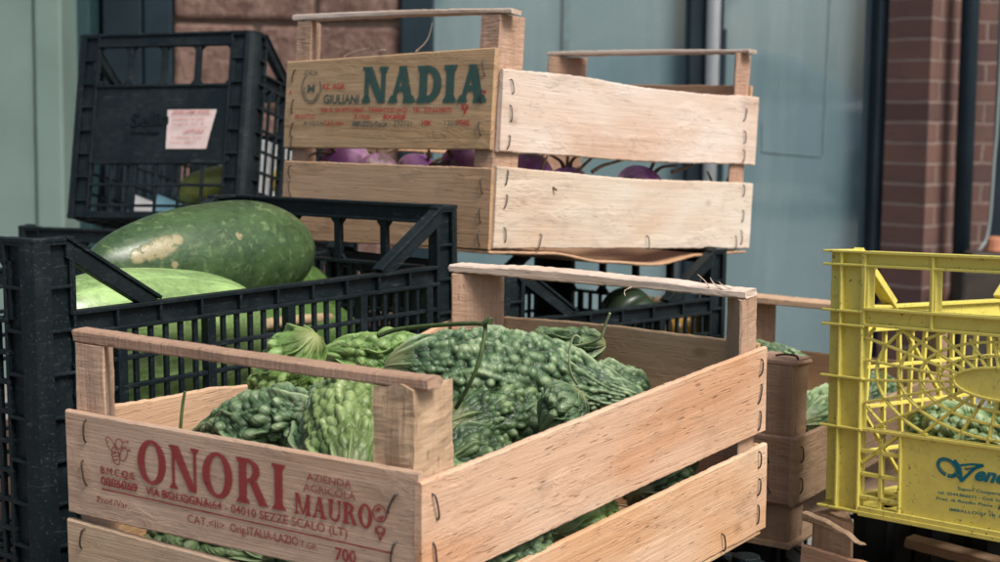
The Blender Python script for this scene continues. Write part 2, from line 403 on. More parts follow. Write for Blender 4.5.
def ellipse_band(cx, cz, ax, az, bx, bz, a0, a1, n=28):
    q = []
    for i in range(n):
        t0, t1 = a0+(a1-a0)*i/n, a0+(a1-a0)*(i+1)/n
        q.append([(cx+ax*math.cos(t0), cz+az*math.sin(t0)), (cx+ax*math.cos(t1), cz+az*math.sin(t1)),
                  (cx+bx*math.cos(t1), cz+bz*math.sin(t1)), (cx+bx*math.cos(t0), cz+bz*math.sin(t0))])
    return q
def glyph(c, K, t, s, q):
    """serif capital of height 1: K thick stroke, t thin stroke, s serif overhang, q serif height -> pieces, width"""
    def rc(x0, x1, z0, z1): return [(x0, z0), (x1, z0), (x1, z1), (x0, z1)]
    def ser(x0, x1, z): # bracketed serif round a stem foot/head
        d = q if z < .5 else -q
        e = 0 if z < .5 else 1
        return [(x0-s, e), (x1+s, e), (x1+s, e+d*.55), (x1, e+d*1.6), (x0, e+d*1.6), (x0-s, e+d*.55)]
    if c == 'I': return [rc(s, s+K, 0, 1), ser(s, s+K, 0), ser(s, s+K, 1)], K+2*s
    if c == 'O':
        w = .84; return ellipse_band(w/2, .5, w/2, .52, w/2-K, .52-t*1.1, 0, 2*PI, 44), w
    if c == 'D':
        w = .80; x = s+K
        return [rc(s, x, 0, 1), ser(s, x, 0), ser(s, x, 1)]+ellipse_band(x-.02, .5, w-x, .5, w-x-K, .5-t*1.2, -PI/2, PI/2), w
    if c == 'R':
        w = .78; x = s+K
        return ([rc(s, x, 0, 1), ser(s, x, 0), ser(s, x, 1)]+ellipse_band(x, .735, .36, .265, .36-K*.95, .265-t, -PI/2, PI/2)
                +[[(x+.06, .50), (x+.06+K, .52), (w+.06, .03), (w+.10, 0), (w-K*.75, 0)]]), w+.08
    if c == 'N':
        w = .86; a = s
        return [rc(a, a+t, 0, 1), ser(a, a+t, 0), rc(w-s-t, w-s, 0, 1), ser(w-s-t, w-s, 1),
                [(a-s, 1), (a+K*.95, 1), (w-s, 0), (w-s-K*.95, 0)], [(a-s, 1-q*.7), (a-s, 1), (a+K, 1), (a+t, 1-q*.7)]], w
    if c == 'A':
        w = .88; m = w/2
        return [[(s, 0), (s+t, 0), (m+t*.35, 1), (m-t*.55, 1)], [(w-s-K*1.05, 0), (w-s, 0), (m+K*.48, 1), (m-K*.55, 1)], rc(.25, .66, .30, .30+t),
                ser(s, s+t, 0), ser(w-s-K, w-s, 0)], w
    if c == 'M':
        w = 1.06; m = w/2
        return [rc(s, s+t, 0, 1), ser(s, s+t, 0), rc(w-s-K, w-s, 0, 1), ser(w-s-K, w-s, 0), [(s-s*.6, 1), (s+K, 1), (m+.04, .10), (m-.04, .04)],
                [(w-s-K*.6, 1), (w-.4*s, 1), (w-s, .9), (m+.05, .04), (m-.03, .06)]], w
    if c == 'U':
        w = .84
        return [rc(s, s+K, .34, 1), ser(s, s+K, 1), rc(w-s-t, w-s, .34, 1), ser(w-s-t, w-s, 1)]+ellipse_band(w/2, .36, w/2-s, .38, w/2-s-(K+t)/2, .38-t*1.3, PI, 2*PI), w
def serif(m, word, x0, z0, w, h, K, t, s, q, gap=.06, heights=None, slope=0):
    gs = [glyph(c, K, t, s, q) for c in word]; tot = sum(g[1] for g in gs)+gap*(len(gs)-1); k = w/tot; x = x0
    for i, (pcs, gw) in enumerate(gs):
        hh = h*(heights[i] if heights else 1)
        for pc in pcs:
            y = -eps()
            m.add([(x+px*k, y, z0+pz*hh+slope*(x+px*k-x0)) for px, pz in pc], [tuple(range(len(pc)))])
        x += (gw+gap)*k
def line(m, p, q, w):
    y = -eps(); m.bar(p, q, w, y, y-.00002)
def outline(m, pts, w, closed=True):
    for i in range(len(pts)-(0 if closed else 1)): line(m, pts[i], pts[(i+1) % len(pts)], w)
def ell(cx, cz, a, b, rot=0, n=16, t0=0, t1=2*PI):
    return [(cx+a*math.cos(t)*math.cos(rot)-b*math.sin(t)*math.sin(rot), cz+a*math.cos(t)*math.sin(rot)+b*math.sin(t)*math.cos(rot)) for t in (t0+(t1-t0)*i/n for i in range(n))]

# ================================================================== wooden crates
def crate_root(M, H, label, name='wooden_crate', group='wooden fruit crates', cat='crate'):
    r = empty(name, M @ T((0, 0, -H)), label, cat, group)
    return r, T((0, 0, H))

# --- the front crate with the red print
M_ON = pose_matrix([0.1318, 0.5852, 0.04, -0.2948, 0.0884, 1.0829])
def build_onori():
    W, L, H, t = .300, .477, .150, .0052
    r, off = crate_root(M_ON, H+.005, 'large wooden crate of knobbly bitter melons with red ONORI MAURO print')
    f = board('printed_slat', W_PANEL, W-.004, (.0015, .0005), (-.0702, -.0694), t, r, off @ T((.001, 0, 0)), 1, .0007, bow=-.0006)
    lo = board('slat', W_PANEL, W-.003, (-.0745, -.0835), (-.1405, -.149), t, r, off @ T((-.001, 0, 0)), 2, .0009)
    rm = off @ T((W, 0, 0)) @ RZ(90)
    ru = board('slat', W_WARM, L, (-.0052, .0035), (-.0705, -.0675), t, r, rm, 3, .0011, bow=.0015)
    rl = board('slat', W_WARM, L+.005, (-.0815, -.0785), (-.146, -.1515), t, r, rm, 4, .0011, bow=.001)
    lm = off @ T((0, L, 0)) @ RZ(-90)
    lu = board('slat', W_TAN, L-.012, (.004, -.010, -.018, -.007, -.001), (-.0675, -.072), t, r, lm @ T((.006, 0, 0)), 5, .0012, bow=-.004)
    ll = board('slat', W_TAN, L-.012, (-.079, -.079), (-.149, -.149), t, r, lm @ T((.006, 0, 0)), 6, .0012)
    bm = off @ T((W, L, 0)) @ RZ(180)
    bu = board('slat', W_TAN, W-.012, (.006, .0085, .006), (-.064, -.066), t, r, bm @ T((.006, 0, 0)), 7, .0011)
    bl = board('slat', W_TAN, W-.012, (-.078, -.078), (-.149, -.149), t, r, bm @ T((.006, 0, 0)), 8, .0011)
    g = t+.0006
    tri_post(W_POST, .0045, g, (.0345)-(.0045), (g+.036)-(g), -H, .0468, r, off, 11)
    tri_post(W_POST, .2920, g, -((.2920)-(.2585)), (g+.040)-(g), -H, .0468, r, off, 12, end=.006, rough=.0022)
    tri_post(W_POST, .008, L-g, (.048)-(.008), -((L-g)-(L-g-.032)), -H, .0458, r, off, 13)
    tri_post(W_POST, .2935, L-g, -((.2935)-(.2655)), -((L-g)-(L-g-.032)), -H, .0458, r, off, 14)
    board('handle_bar', W_PINK, .294, (.0560, .0542), (.0475, .0474), .014, r, off @ T((.0045, .0062, 0)), 15, .0009, end=.004, sag=-.0008)
    board('handle_bar', W_PALE, .290, (.0535, .0560, .0545, .0525), (.0470, .0465, .0467, .0464), .022, r, off @ T((.003, L-.031, 0)), 16, .0013, end=.004)
    board('base_board', W_TAN, L-.002, (0, 0), (-.0045, -.0045), W-.004, r, off @ T((W-.002, .001, -H-.001)) @ RZ(90), 17, .0004)
    for x, z, ro, m in ((.0195, -.0105, -8, RUST), (.0175, -.0395, -14, RUST), (.2795, -.0205, 10, STEEL), (.2800, -.0500, 8, STEEL)): staple(f, x, z, m, ro)
    for x, z, m in ((.0165, -.086, RUST), (.016, -.118, RUST), (.281, -.098, STEEL), (.281, -.128, STEEL)): staple(lo, x, z, m, -8)
    for z in (-.022, -.051): staple(ru, .0125, z, STEEL, -4)
    for z in (-.012, -.034, -.056): staple(ru, L-.012, z, STEEL)
    for z in (-.097, -.13): staple(rl, .014, z, STEEL)
    for z in (-.089, -.112, -.135): staple(rl, L-.011, z, STEEL)
    for x in (.10, .255, .40): staple(rl, x, -.1425, STEEL)
    def bw(a, d, z): q = a/.296; return (a, d-.0006*4*q*(1-q), z)
    for a, b, c in (((.262, L-.030, .0525), (.258, L-.031, .058), (.252, L-.033, .0635)), ((.274, L-.030, .052), (.266, L-.030, .056), (.262, L-.030, .061)), ((.285, L-.028, .0515), (.276, L-.03, .0545), (.270, L-.031, .0585)), ((.19, L-.031, .0478), (.185, L-.034, .0445), (.187, L-.036, .0405))):
        sp = MB(); sp.tube(smooth_path([a, b, c], 3), .0007, 5, .3); sp.build('splinter', W_PALE, r, off)
    big = MB(bw); serif(big, 'ONORI', .0690, -.0378, .1275, .0288, .215, .085, .075, .075, .10)
    serif(big, 'MAURO', .2033, -.0381, .0600, .0135, .23, .10, .08, .10, .07, [1, 1, 1, 1, 1.06])
    big.build('printed_lettering', INK_RED, f)
    sm = MB(bw)
    sans(sm, 'AZIENDA', .2134, -.0157, .0345, .0048); sans(sm, 'AGRICOLA', .2107, -.0225, .0403, .0048)
    sans(sm, 'B.N.C.Q.6.', .0336, -.0371, .0335, .0050); sans(sm, 'B.M.C.Q.G.', .0341, -.0374, .0332, .0052)
    sans(sm, '0006069', .0333, -.0450, .0345, .0058, 0, .012); sans(sm, 'ODD6069', .0337, -.0453, .0345, .0057)
    sans(sm, 'VIA BOLOGNA,64 - 04010 SEZZE SCALO (LT)', .0754, -.0452, .169, .0056, -.006, .010)
    sans(sm, 'VIA BOLOGNA 84', .0766, -.0456, .058, .0055, -.006)
    sans(sm, 'Prod./Var.', .0294, -.0580, .0305, .0048); sans(sm, 'CAT.<II>', .1130, -.0580, .0320, .0055)
    sans(sm, 'Orig.ITALIA-LAZIO', .1500, -.0580, .0560, .0056, 0, .010); sans(sm, 'T.GR.', .2075, -.0584, .0140, .0042)
    sans(sm, '700', .2349, -.0612, .0160, .0078, 0, .03); sans(sm, '+tara', .2590, -.0625, .0200, .0052, 0, .012)
    line(sm, (.034, -.0480), (.2785, -.0502), .0009)
    # round arrow emblem and a wine-glass-and-fork mark
    outline(sm, ell(.2686, -.0278, .0050, .0050), .0008)
    for p in ([(.2650, -.0268), (.2672, -.0240), (.2706, -.0244), (.2680, -.0268)], [(.2722, -.0288), (.2700, -.0318), (.2664, -.0310), (.2692, -.0288)]):
        y = -eps(); sm.add([(x, y, z) for x, z in p], [(0, 1, 2, 3)])
    outline(sm, [(.2655, -.0362), (.2658, -.0395), (.2680, -.0408), (.2686, -.0440)], .0010, False)
    outline(sm, [(.2725, -.0360), (.2722, -.0392), (.2700, -.0408), (.2694, -.0440)], .0010, False)
    outline(sm, ell(.2690, -.0375, .0024, .0020), .0009)
    # small outline of a bee
    for e in (ell(.0485, -.0235, .0036, .0062, .25), ell(.0520, -.0150, .0034, .0034), ell(.0440, -.0165, .0030, .0058, .7), ell(.0560, -.0215, .0030, .0050, -.5)):
        outline(sm, e, .0006)
    for a, b in (((.0455, -.0225), (.0515, -.0208)), ((.0452, -.0248), (.0518, -.0230)), ((.0456, -.0272), (.0512, -.0256)), ((.0545, -.0135), (.0600, -.0125)), ((.0535, -.0165), (.0612, -.0180))):
        line(sm, a, b, .0006)
    for c in ((.0604, -.0125), (.0615, -.0181)): outline(sm, ell(c[0], c[1], .0007, .0007, 0, 6), .0006)
    sm.build('printed_small_text', INK_RED, f)
    return r
build_onori()

# --- the crate on top with the green print
M_NA = pose_matrix([0.0426, 0.695, 0.0705, -0.2448, -0.2576, 1.8545])
def build_nadia():
    W, L, H, t = .320, .510, .200, .0056
    r, off = crate_root(M_NA, H+.006, 'wooden crate of purple turnips with green NADIA print, topmost of the stack')
    f = board('printed_slat', W_TAN, W-.006, (-.0035, .0085), (-.1032, -.0972), t, r, off @ T((-.002, 0, 0)), 21, .0008, bow=-.0008)
    lo = board('slat', W_TAN, W-.004, (-.1180, -.1157), (-.2095, -.2008), t, r, off, 22, .0012)
    rm = off @ T((W, 0, 0)) @ RZ(90)
    ru = board('slat', W_PALE, L, (-.0125, -.0095, -.0125, -.0105, -.0055), (-.0985, -.098, -.0925), t, r, rm @ T((.007, 0, 0)), 23, .0015, bow=.004)
    rl = board('slat', W_PALE, L, (-.1140, -.1185, -.1155), (-.1995, -.1995), t, r, rm @ T((.005, 0, 0)), 24, .0014, bow=.002)
    lm = off @ T((0, L, 0)) @ RZ(-90)
    lu = board('slat', W_TAN, L-.012, (-.004, -.012), (-.096, -.099), t, r, lm @ T((.006, 0, 0)), 25, .0012)
    ll = board('slat', W_TAN, L-.012, (-.117, -.117), (-.2, -.2), t, r, lm @ T((.006, 0, 0)), 26, .0012)
    bm = off @ T((W, L, 0)) @ RZ(180)
    board('slat', W_TAN, W-.012, (.0085, .010), (-.085, -.085), t, r, bm @ T((.006, 0, 0)), 27, .0012)
    board('slat', W_TAN, W-.012, (-.118, -.118), (-.2, -.2), t, r, bm @ T((.006, 0, 0)), 28, .0012)
    g = t+.0006
    tri_post(W_PINK, .004, g, (.030)-(.004), (g+.040)-(g), -H, .0435, r, off, 31)
    tri_post(W_PINK, .3135, g, -((.3135)-(.284)), (g+.042)-(g), -H, .0435, r, off, 32)
    tri_post(W_PINK, .010, L-g, (.055)-(.010), -((L-g)-(L-g-.036)), -H, .046, r, off, 33)
    tri_post(W_PINK, .3135, L-g, -((.3135)-(.289)), -((L-g)-(L-g-.036)), -H, .046, r, off, 34)
    board('handle_bar', W_PALE, .328, (.0512, .0490), (.0440, .0440), .018, r, off @ T((-.002, .0055, 0)), 35, .0011, end=.004, sag=.0015)
    board('handle_bar', W_PALE, .320, (.0525, .0535, .0520), (.0475, .0475), .020, r, off @ T((.004, L-.033, 0)), 36, .0016, end=.004)
    # thin sagging bottom veneer
    bb = board('base_board', W_TAN, L, (0, -.001, -.011, -.015, -.004, 0), (-.0035, -.0045, -.0145, -.0185, -.0075, -.0035), W-.008, r, off @ T((W-.002, .001, -H-.002)) @ RZ(90), 37, .0012)
    for z, m in ((-.020, RUST), (-.055, RUST), (-.082, RUST), (-.097, RUST)): staple(f, .014, z, m, 6)
    for z in (-.012, -.042, -.075): staple(f, .301, z, STEEL, -8)
    for z in (-.135, -.165, -.19): staple(lo, .304, z, STEEL, -10)
    for z in (-.130, -.150): staple(lo, .012, z, RUST)
    for z in (-.030, -.058, -.088): staple(ru, .014, z, STEEL, -6)
    for z in (-.03, -.058, -.082): staple(ru, L-.03, z, RUST)
    for z in (-.125, -.150, -.185): staple(rl, .016, z, STEEL, -6)
    for z in (-.125, -.158, -.185): staple(rl, L-.022, z, STEEL)
    for x in (.075, .28, .475): staple(rl, x, -.192, STEEL, 4)
    def bw(a, d, z): q = a/.314; return (a, d-.0008*4*q*(1-q), z)
    big = MB(bw)
    serif(big, 'NADIA', .1252, -.0505, .1815, .0400, .255, .155, .075, .13, .035, slope=.011)
    sans(big, 'GIULIANI', .0640, -.0512, .0570, .0102, 0, .025)
    big.build('printed_lettering', INK_GREEN, f)
    gr = MB(bw)
    outline(gr, ell(.0428, -.0340, .0155, .0175, 0, 26, R(125), R(400)), .0013, False)
    outline(gr, ell(.0428, -.0350, .0120, .0135, 0, 22, R(170), R(350)), .0012, False)
    sans(gr, 'ITALIA', .0310, -.0195, .0220, .0060); sans(gr, 'M', .0365, -.0385, .0125, .0090, 0, .02)
    gr.build('printed_emblem', INK_GREY, f); gr = MB(bw)
    sans(gr, 'A VISTA', .0326, -.0765, .0325, .0052); sans(gr, 'ABRUZZO-ITALIA', .1117, -.0757, .0545, .0056); sans(gr, 'ABRUZZQ ITALIA', .1123, -.0762, .0540, .0055)
    sans(gr, '232721', .1760, -.0745, .0273, .0056); sans(gr, '1203', .2506, -.0730, .0175, .0056)
    gr.build('printed_grey_text', INK_GREY, f)
    rd = MB(bw)
    sans(rd, 'AZ. AGR.', .0602, -.0350, .0392, .0062, 0, .015)
    sans(rd, 'VIA G. DI VITTORIO - TRASACCO (AQ) - TEL. 329.6278875', .0600, -.0612, .1995, .0052, .011, .014)
    sans(rd, 'Z.1920', .1140, -.0680, .0255, .0048, 0, .015); sans(rd, '8X888', .1597, -.0675, .0336, .0052, 0, .02)
    sans(rd, 'PRODOTTO', .0184, -.0692, .0326, .0048, 0, .015); sans(rd, 'CAT.<II>', .0655, -.0760, .0327, .0052, 0, .01)
    sans(rd, '10K', .2175, -.0734, .0143, .0056, 0, .02); sans(rd, '9502', .2680, -.0723, .0172, .0056, 0, .02)
    rd.build('printed_red_text', INK_RED2, f); rd = MB(bw)
    outline(rd, [(.2735, -.0505), (.2740, -.0550), (.2770, -.0565), (.2775, -.0605)], .0011, False)
    outline(rd, [(.2820, -.0503), (.2815, -.0548), (.2790, -.0565), (.2785, -.0605)], .0011, False)
    outline(rd, ell(.2778, -.0525, .0026, .0026, 0, 8), .0011)
    rd.build('printed_symbol', INK_RED2, f); rd = MB(bw)
    outline(rd, ell(.3040, -.0375, .0014, .0014, 0, 6), .0016)
    rd.build('printed_dot', INK_RED2, f); rd = MB(bw); outline(rd, ell(.0080, -.0390, .0012, .0012, 0, 6), .0014)
    rd.build('printed_dot', INK_RED2, f)
    # splinters along the top edge and underside
    for a, b, c in (((.20, .003, .006), (.215, .004, .018), (.223, .002, .036)), ((.09, .003, .002), (.11, .001, .007), (.135, -.003, .010)), ((.135, .003, .003), (.15, 0, .008), (.162, -.004, .007))):
        sp = MB(); sp.tube(smooth_path([a, b, c], 3), .0010, 5, .3); sp.build('splinter', W_PALE, f)
    return r
build_nadia()

# --- the older crate at the right, its front handle gone
M_C2 = pose_matrix([0.1132, 0.5758, 0.0505, 0.0561, 0.122, 1.569])
def build_old():
    W, L, t = .250, .457, .0055; H = .098
    r, off = crate_root(M_C2, H+.005, 'weathered brown wooden crate missing its front handle, behind the yellow crate')
    f = board('slat', W_OLD, W-.003, (0, 0), (-.062, -.062), t, r, off, 41, .0012)
    rm = off @ T((W, 0, 0)) @ RZ(90)
    rs = board('slat', W_OLD, L, (0, .002), (-.062, -.064), t, r, rm, 42, .0012)
    board('slat', W_OLD, L-.012, (0, 0), (-.064, -.064), t, r, off @ T((0, L, 0)) @ RZ(-90) @ T((.006, 0, 0)), 43, .0012)
    board('slat', W_TAN, W-.012, (.0035, .0015), (-.064, -.064), t, r, off @ T((W, L, 0)) @ RZ(180) @ T((.006, 0, 0)), 44, .0012)
    g = t+.0006
    tri_post(W_OLD, .006, g, (.040)-(.006), (g+.034)-(g), -H, .060, r, off, 45)
    tri_post(W_OLD, .2435, g, -((.2435)-(.208)), (g+.034)-(g), -H, .064, r, off, 46)
    tri_post(W_OLD, .006, L-g, (.036)-(.006), -((L-g)-(L-g-.03)), -H, .058, r, off, 47)
    tri_post(W_OLD, .2435, L-g, -((.2435)-(.214)), -((L-g)-(L-g-.03)), -H, .058, r, off, 48)
    board('handle_stub', W_POST, .038, (.0705, .0690), (.0645, .0645), .036, r, off @ T((.206, .0055, 0)), 49, .0012, end=.005)
    board('handle_bar', W_POST, .25, (.0668, .0660), (.0585, .0590), .032, r, off @ T((0, L-.038, 0)), 50, .0010, end=.003)
    board('base_board', W_OLD, L-.002, (0, 0), (-.0045, -.0045), W-.004, r, off @ T((W-.002, .001, -H)) @ RZ(90), 51, .0004)
    for z in (-.016, -.045): staple(f, W-.026, z, STEEL, -10); staple(rs, .014, z, RUST, -6)
    n = MB(); n.tube(smooth_path([(.222, .012, .0715), (.230, .016, .0730), (.240, .016, .0725), (.243, .014, .0700)], 4), .0011)
    n.build('nail', RUST, r, off)
build_old()

# ================================================================== black plastic crates
def panel_maps(L, W):
    return {'front': (lambda a, d, z: (a, d, z)), 'back': (lambda a, d, z: (L-a, W-d, z)),
            'right': (lambda a, d, z: (L-d, a, z)), 'left': (lambda a, d, z: (d, W-a, z))}

def low_side(m, L, H, r, pw=.036, bl=.085, vs=.0152, hs=.0235, holes=True):
    """long side: low rim, sloping braces up to the corner posts, lattice below"""
    th = .010
    m.box(pw, L-pw, 0, th, -r-.0035, -r); m.box(pw, L-pw, 0, th, -r-.020, -r-.0165)
    m.box(pw, L-pw, th*.55, th*.8, -r-.017, -r-.003)
    k = max(2, int((L-2*pw)/.085))
    for i in range(1, 2*k):
        a = pw+(L-2*pw)*i/(2*k); m.box(a-.0014, a+.0014, .0005, th*.7, -r-.0165, -r-.0035)
    for s in (0, 1):
        a0, a1 = pw, pw+bl
        c = [(a0-.004, -.001), (a1, -r+.001), (a1-.018, -r-.001), (a0-.004, -.016)]
        if s: c = [(L-x, z) for x, z in c][::-1]
        n = len(c); m.add([(x, .0005, z) for x, z in c]+[(x, th, z) for x, z in c], [tuple(range(n-1, -1, -1)), tuple(range(n, 2*n))]+[(i, (i+1) % n, n+(i+1) % n, n+i) for i in range(n)])
        e0 = [(a0-.004, .0005), (a1+.002, -r+.0025)] if not s else [(L-a0+.004, .0005), (L-a1-.002, -r+.0025)]
        m.bar(e0[0], e0[1], .003, -.0015, th+.001)
        # small ledge filling the corner bay
        x0, x1 = (pw-.001, pw+.004) if not s else (L-pw-.004, L-pw+.001)
        m.box(x0, x1, .001, th, -r-.003, -.004)
    z = -r-.020-hs
    while z > -H+.012:
        m.box(pw, L-pw, .0012, .0070, z-.0019, z+.0019); z -= hs
    nv = int((L-2*pw)/vs)
    for i in range(1, nv):
        a = pw+(L-2*pw)*i/nv; w = .0046 if i % 6 == 3 else .0021
        m.box(a-w, a+w, .002 if w < .003 else 0, .0060 if w < .003 else .009, -H+.006, -r-.018)
    m.box(pw, L-pw, 0, .010, -H, -H+.010)

def end_side(m, W, H, pw=.036, solid=0.0, hole=.058, vs=.0165, hs=.0235, slots=4):
    """short side: flat top bar, hand holes, then solid plate and/or lattice"""
    th = .010
    m.box(pw, W-pw, 0, th, -.0035, 0); m.box(pw, W-pw, .003, .0065, -.017, -.003); m.box(pw, W-pw, 0, th, -.0195, -.0165)
    m.box(pw, W-pw, 0, th, -hole-.0165, -hole-.013)
    for i in range(slots+1):
        a = pw+(W-2*pw)*i/slots; w = .0045
        m.box(a-w, a+w, .002, .008, -hole-.014, -.018)
        for sg in (-1, 1):                                      # rounded hole corners
            if (i == 0 and sg < 0) or (i == slots and sg > 0): continue
            m.bar((a+sg*w, -.0195-.005), (a+sg*(w+.005), -.0190), .0025, .003, .007)
            m.bar((a+sg*w, -hole-.0130+.005), (a+sg*(w+.005), -hole-.0135), .0025, .003, .007)
    z0 = -hole-.0165
    if solid:
        m.box(pw-.004, W-pw+.004, .0030, .0062, z0-solid, z0+.001); m.box(pw, W-pw, 0, th, z0-solid-.003, z0-solid); z0 -= solid+.003
    z = z0-hs
    while z > -H+.012:
        m.box(pw, W-pw, .0012, .0070, z-.0019, z+.0019); z -= hs
    nv = int((W-2*pw)/vs)
    for i in range(1, nv):
        a = pw+(W-2*pw)*i/nv; w = .0040 if i % 5 == 2 else .0021
        m.box(a-w, a+w, .002, .0062, -H+.006, z0+.001)
    m.box(pw, W-pw, 0, .010, -H, -H+.010)

def corner(m, H, pw=.040, rib=.034):
    """corner post in panel coordinates (a, d): rounded column with ribbed channels on both sides"""
    c = [(0, .017), (.0012, .0105), (.0045, .0045), (.0105, .0012), (.017, 0), (.017, .0042), (.0115, .0055), (.0078, .0078), (.0055, .0115), (.0042, .017)]
    m.prism(c, -H, -.0006)
    for sw in (0, 1):
        def bx(a0, a1, d0, d1, z0, z1):
            if sw: m.box(d0, d1, a0, a1, z0, z1)
            else: m.box(a0, a1, d0, d1, z0, z1)
        bx(.0165, pw, .0050, .0078, -H, -.003)
        bx(pw-.0032, pw, .0004, .0050, -H, -.003)
        z = -.003
        while z > -H+.01:
            bx(.0168, pw-.001, .0006, .0051, z-.0028, z); z -= rib
    m.prism([(0, .014), (.004, .004), (.014, 0), (pw, 0), (pw, .011), (.016, .011), (.011, .016), (.011, pw), (0, pw)], -.0032, .0004)

def plastic_crate(M, L, W, H, r, label, mat=BLACK, end_solid=0.0, hole=.058, group='black plastic crates', ends_x=True, base=True, hs=.0235, vs=.0152):
    """L along local x.  ends_x: the short sides with hand holes stand at x=0 and x=L"""
    root = empty('plastic_crate', M @ T((0, 0, -H)), label, 'crate', group); off = T((0, 0, H))
    pm = panel_maps(L, W)
    for k in ('front', 'back', 'right', 'left'):
        m = MB(pm[k]); length = L if k in ('front', 'back') else W
        long_ = (k in ('front', 'back')) == ends_x
        if long_: low_side(m, length, H, r, hs=hs, vs=vs); m.build('long_side', mat, root, off, .0006)
        else: end_side(m, length, H, solid=end_solid, hole=hole, hs=hs, vs=.034 if end_solid else .0165); m.build('end_panel', mat, root, off, .0006)
    for fx, fy in ((0, 0), (1, 0), (0, 1), (1, 1)):
        m = MB(lambda a, d, z, fx=fx, fy=fy: ((L-a if fx else a), (W-d if fy else d), z)); corner(m, H)
        if fx != fy: m.f = [f[::-1] for f in m.f]
        m.build('corner_post', mat, root, off, .0007)
    m = MB()
    n = int(L/.03)
    for i in range(n+1): a = .008+(L-.016)*i/n; m.box(a-.004, a+.004, .004, W-.004, -H+.001, -H+.005)
    n = int(W/.03)
    for i in range(n+1): a = .008+(W-.016)*i/n; m.box(.004, L-.004, a-.004, a+.004, -H+.0015, -H+.0045)
    m.build('base', mat, root, off)
    return root

M_ME = pose_matrix([0.102, -0.8959, -0.0528, -0.355, -0.0308, 1.2119])
H_ME = .33
plastic_crate(M_ME, .51, .34, H_ME, .058, 'large black lattice crate holding long green melons beside the ONORI crate', BLACK, hole=.050)

M_C3 = yaw_pose((-.0008*.83, -.0139, 1.6806), -44.6)
plastic_crate(M_C3, .40, .30, .225, .058, 'black lattice crate under the NADIA crate with squash inside', BLACK_B)

M_LA = pose_matrix([-0.0955, 0.3055, 0.0371, -0.6177, -0.3585, 2.333])
la = plastic_crate(M_LA, .29, .40, .268, .055, 'tilted black crate with a pink paper label, leaning behind the melons', BLACK, end_solid=.108, hole=.062, ends_x=False, hs=.030, vs=.024)
def label_paper():
    off = T((0, 0, .268)); o = on_plane(M_LA, 190, 129, .0029, 1)
    m = MB(); w, h = .070, .062
    pts = []
    for u_, v_ in ((166, 149), (206, 150), (217, 109.5), (168, 110)):
        q_ = on_plane(M_LA, u_, v_, .0029, 1)-o; pts.append((q_.x, q_.z))
    nx, nz = 8, 8; vs = []
    for j in range(nz+1):
        for i in range(nx+1):
            s, q = i/nx, j/nz
            x = (pts[0][0]*(1-s)+pts[1][0]*s)*(1-q)+(pts[3][0]*(1-s)+pts[2][0]*s)*q; z = pts[0][1]*(1-q)+pts[2][1]*q
            vs.append((x, -.0004-.0012*abs(mnoise.noise(Vector((x*60, z*60, 2)))), z))
    fs = [(j*(nx+1)+i, j*(nx+1)+i+1, (j+1)*(nx+1)+i+1, (j+1)*(nx+1)+i) for j in range(nz) for i in range(nx)]
    m.add(vs, fs)
    pap = m.build('paper_label', simple('pink_paper', (.58, .46, .43), .8, 0, .2, .08, 60, .0002), la, off @ T(o), smooth=True)
    s = m.v and MB(lambda a, d, z: (a, d-.0014, z))
    sans(s, 'SERRE CAMP ESTIVE', -.028, .0225, .058, .0040, 0, .02); line(s, (-.030, .0205), (.033, .0205), .0006)
    sans(s, 'prodotto in Italia', -.027, .0125, .050, .0038); sans(s, 'origine cat. II', -.028, .0060, .050, .0034); line(s, (-.030, .0015), (.030, .0015), .0004)
    sans(s, 'LATTUGA', -.008, -.0065, .032, .0055, 0, .02); sans(s, 'confezione 12 pz', -.028, -.0135, .048, .0034); sans(s, 'lotto 0871', -.029, -.0205, .040, .0034)
    s.build('label_text', INK_PINK, pap)
    # raised maker's name moulded into the plate
    e = MB()
    for k in range(2):
        sans(e, 'Selin', -.030, -.010, .060, .020, .06, .015)
    sans(e, 'imballaggi', -.028, -.020, .045, .005)
    me_o = e.build('embossed_name', BLACK, la, off @ T(on_plane(M_LA, 150, 120, .0026, 1)))
    sd = me_o.modifiers.new('raise', 'SOLIDIFY'); sd.thickness = .0009; sd.offset = 0
label_paper()

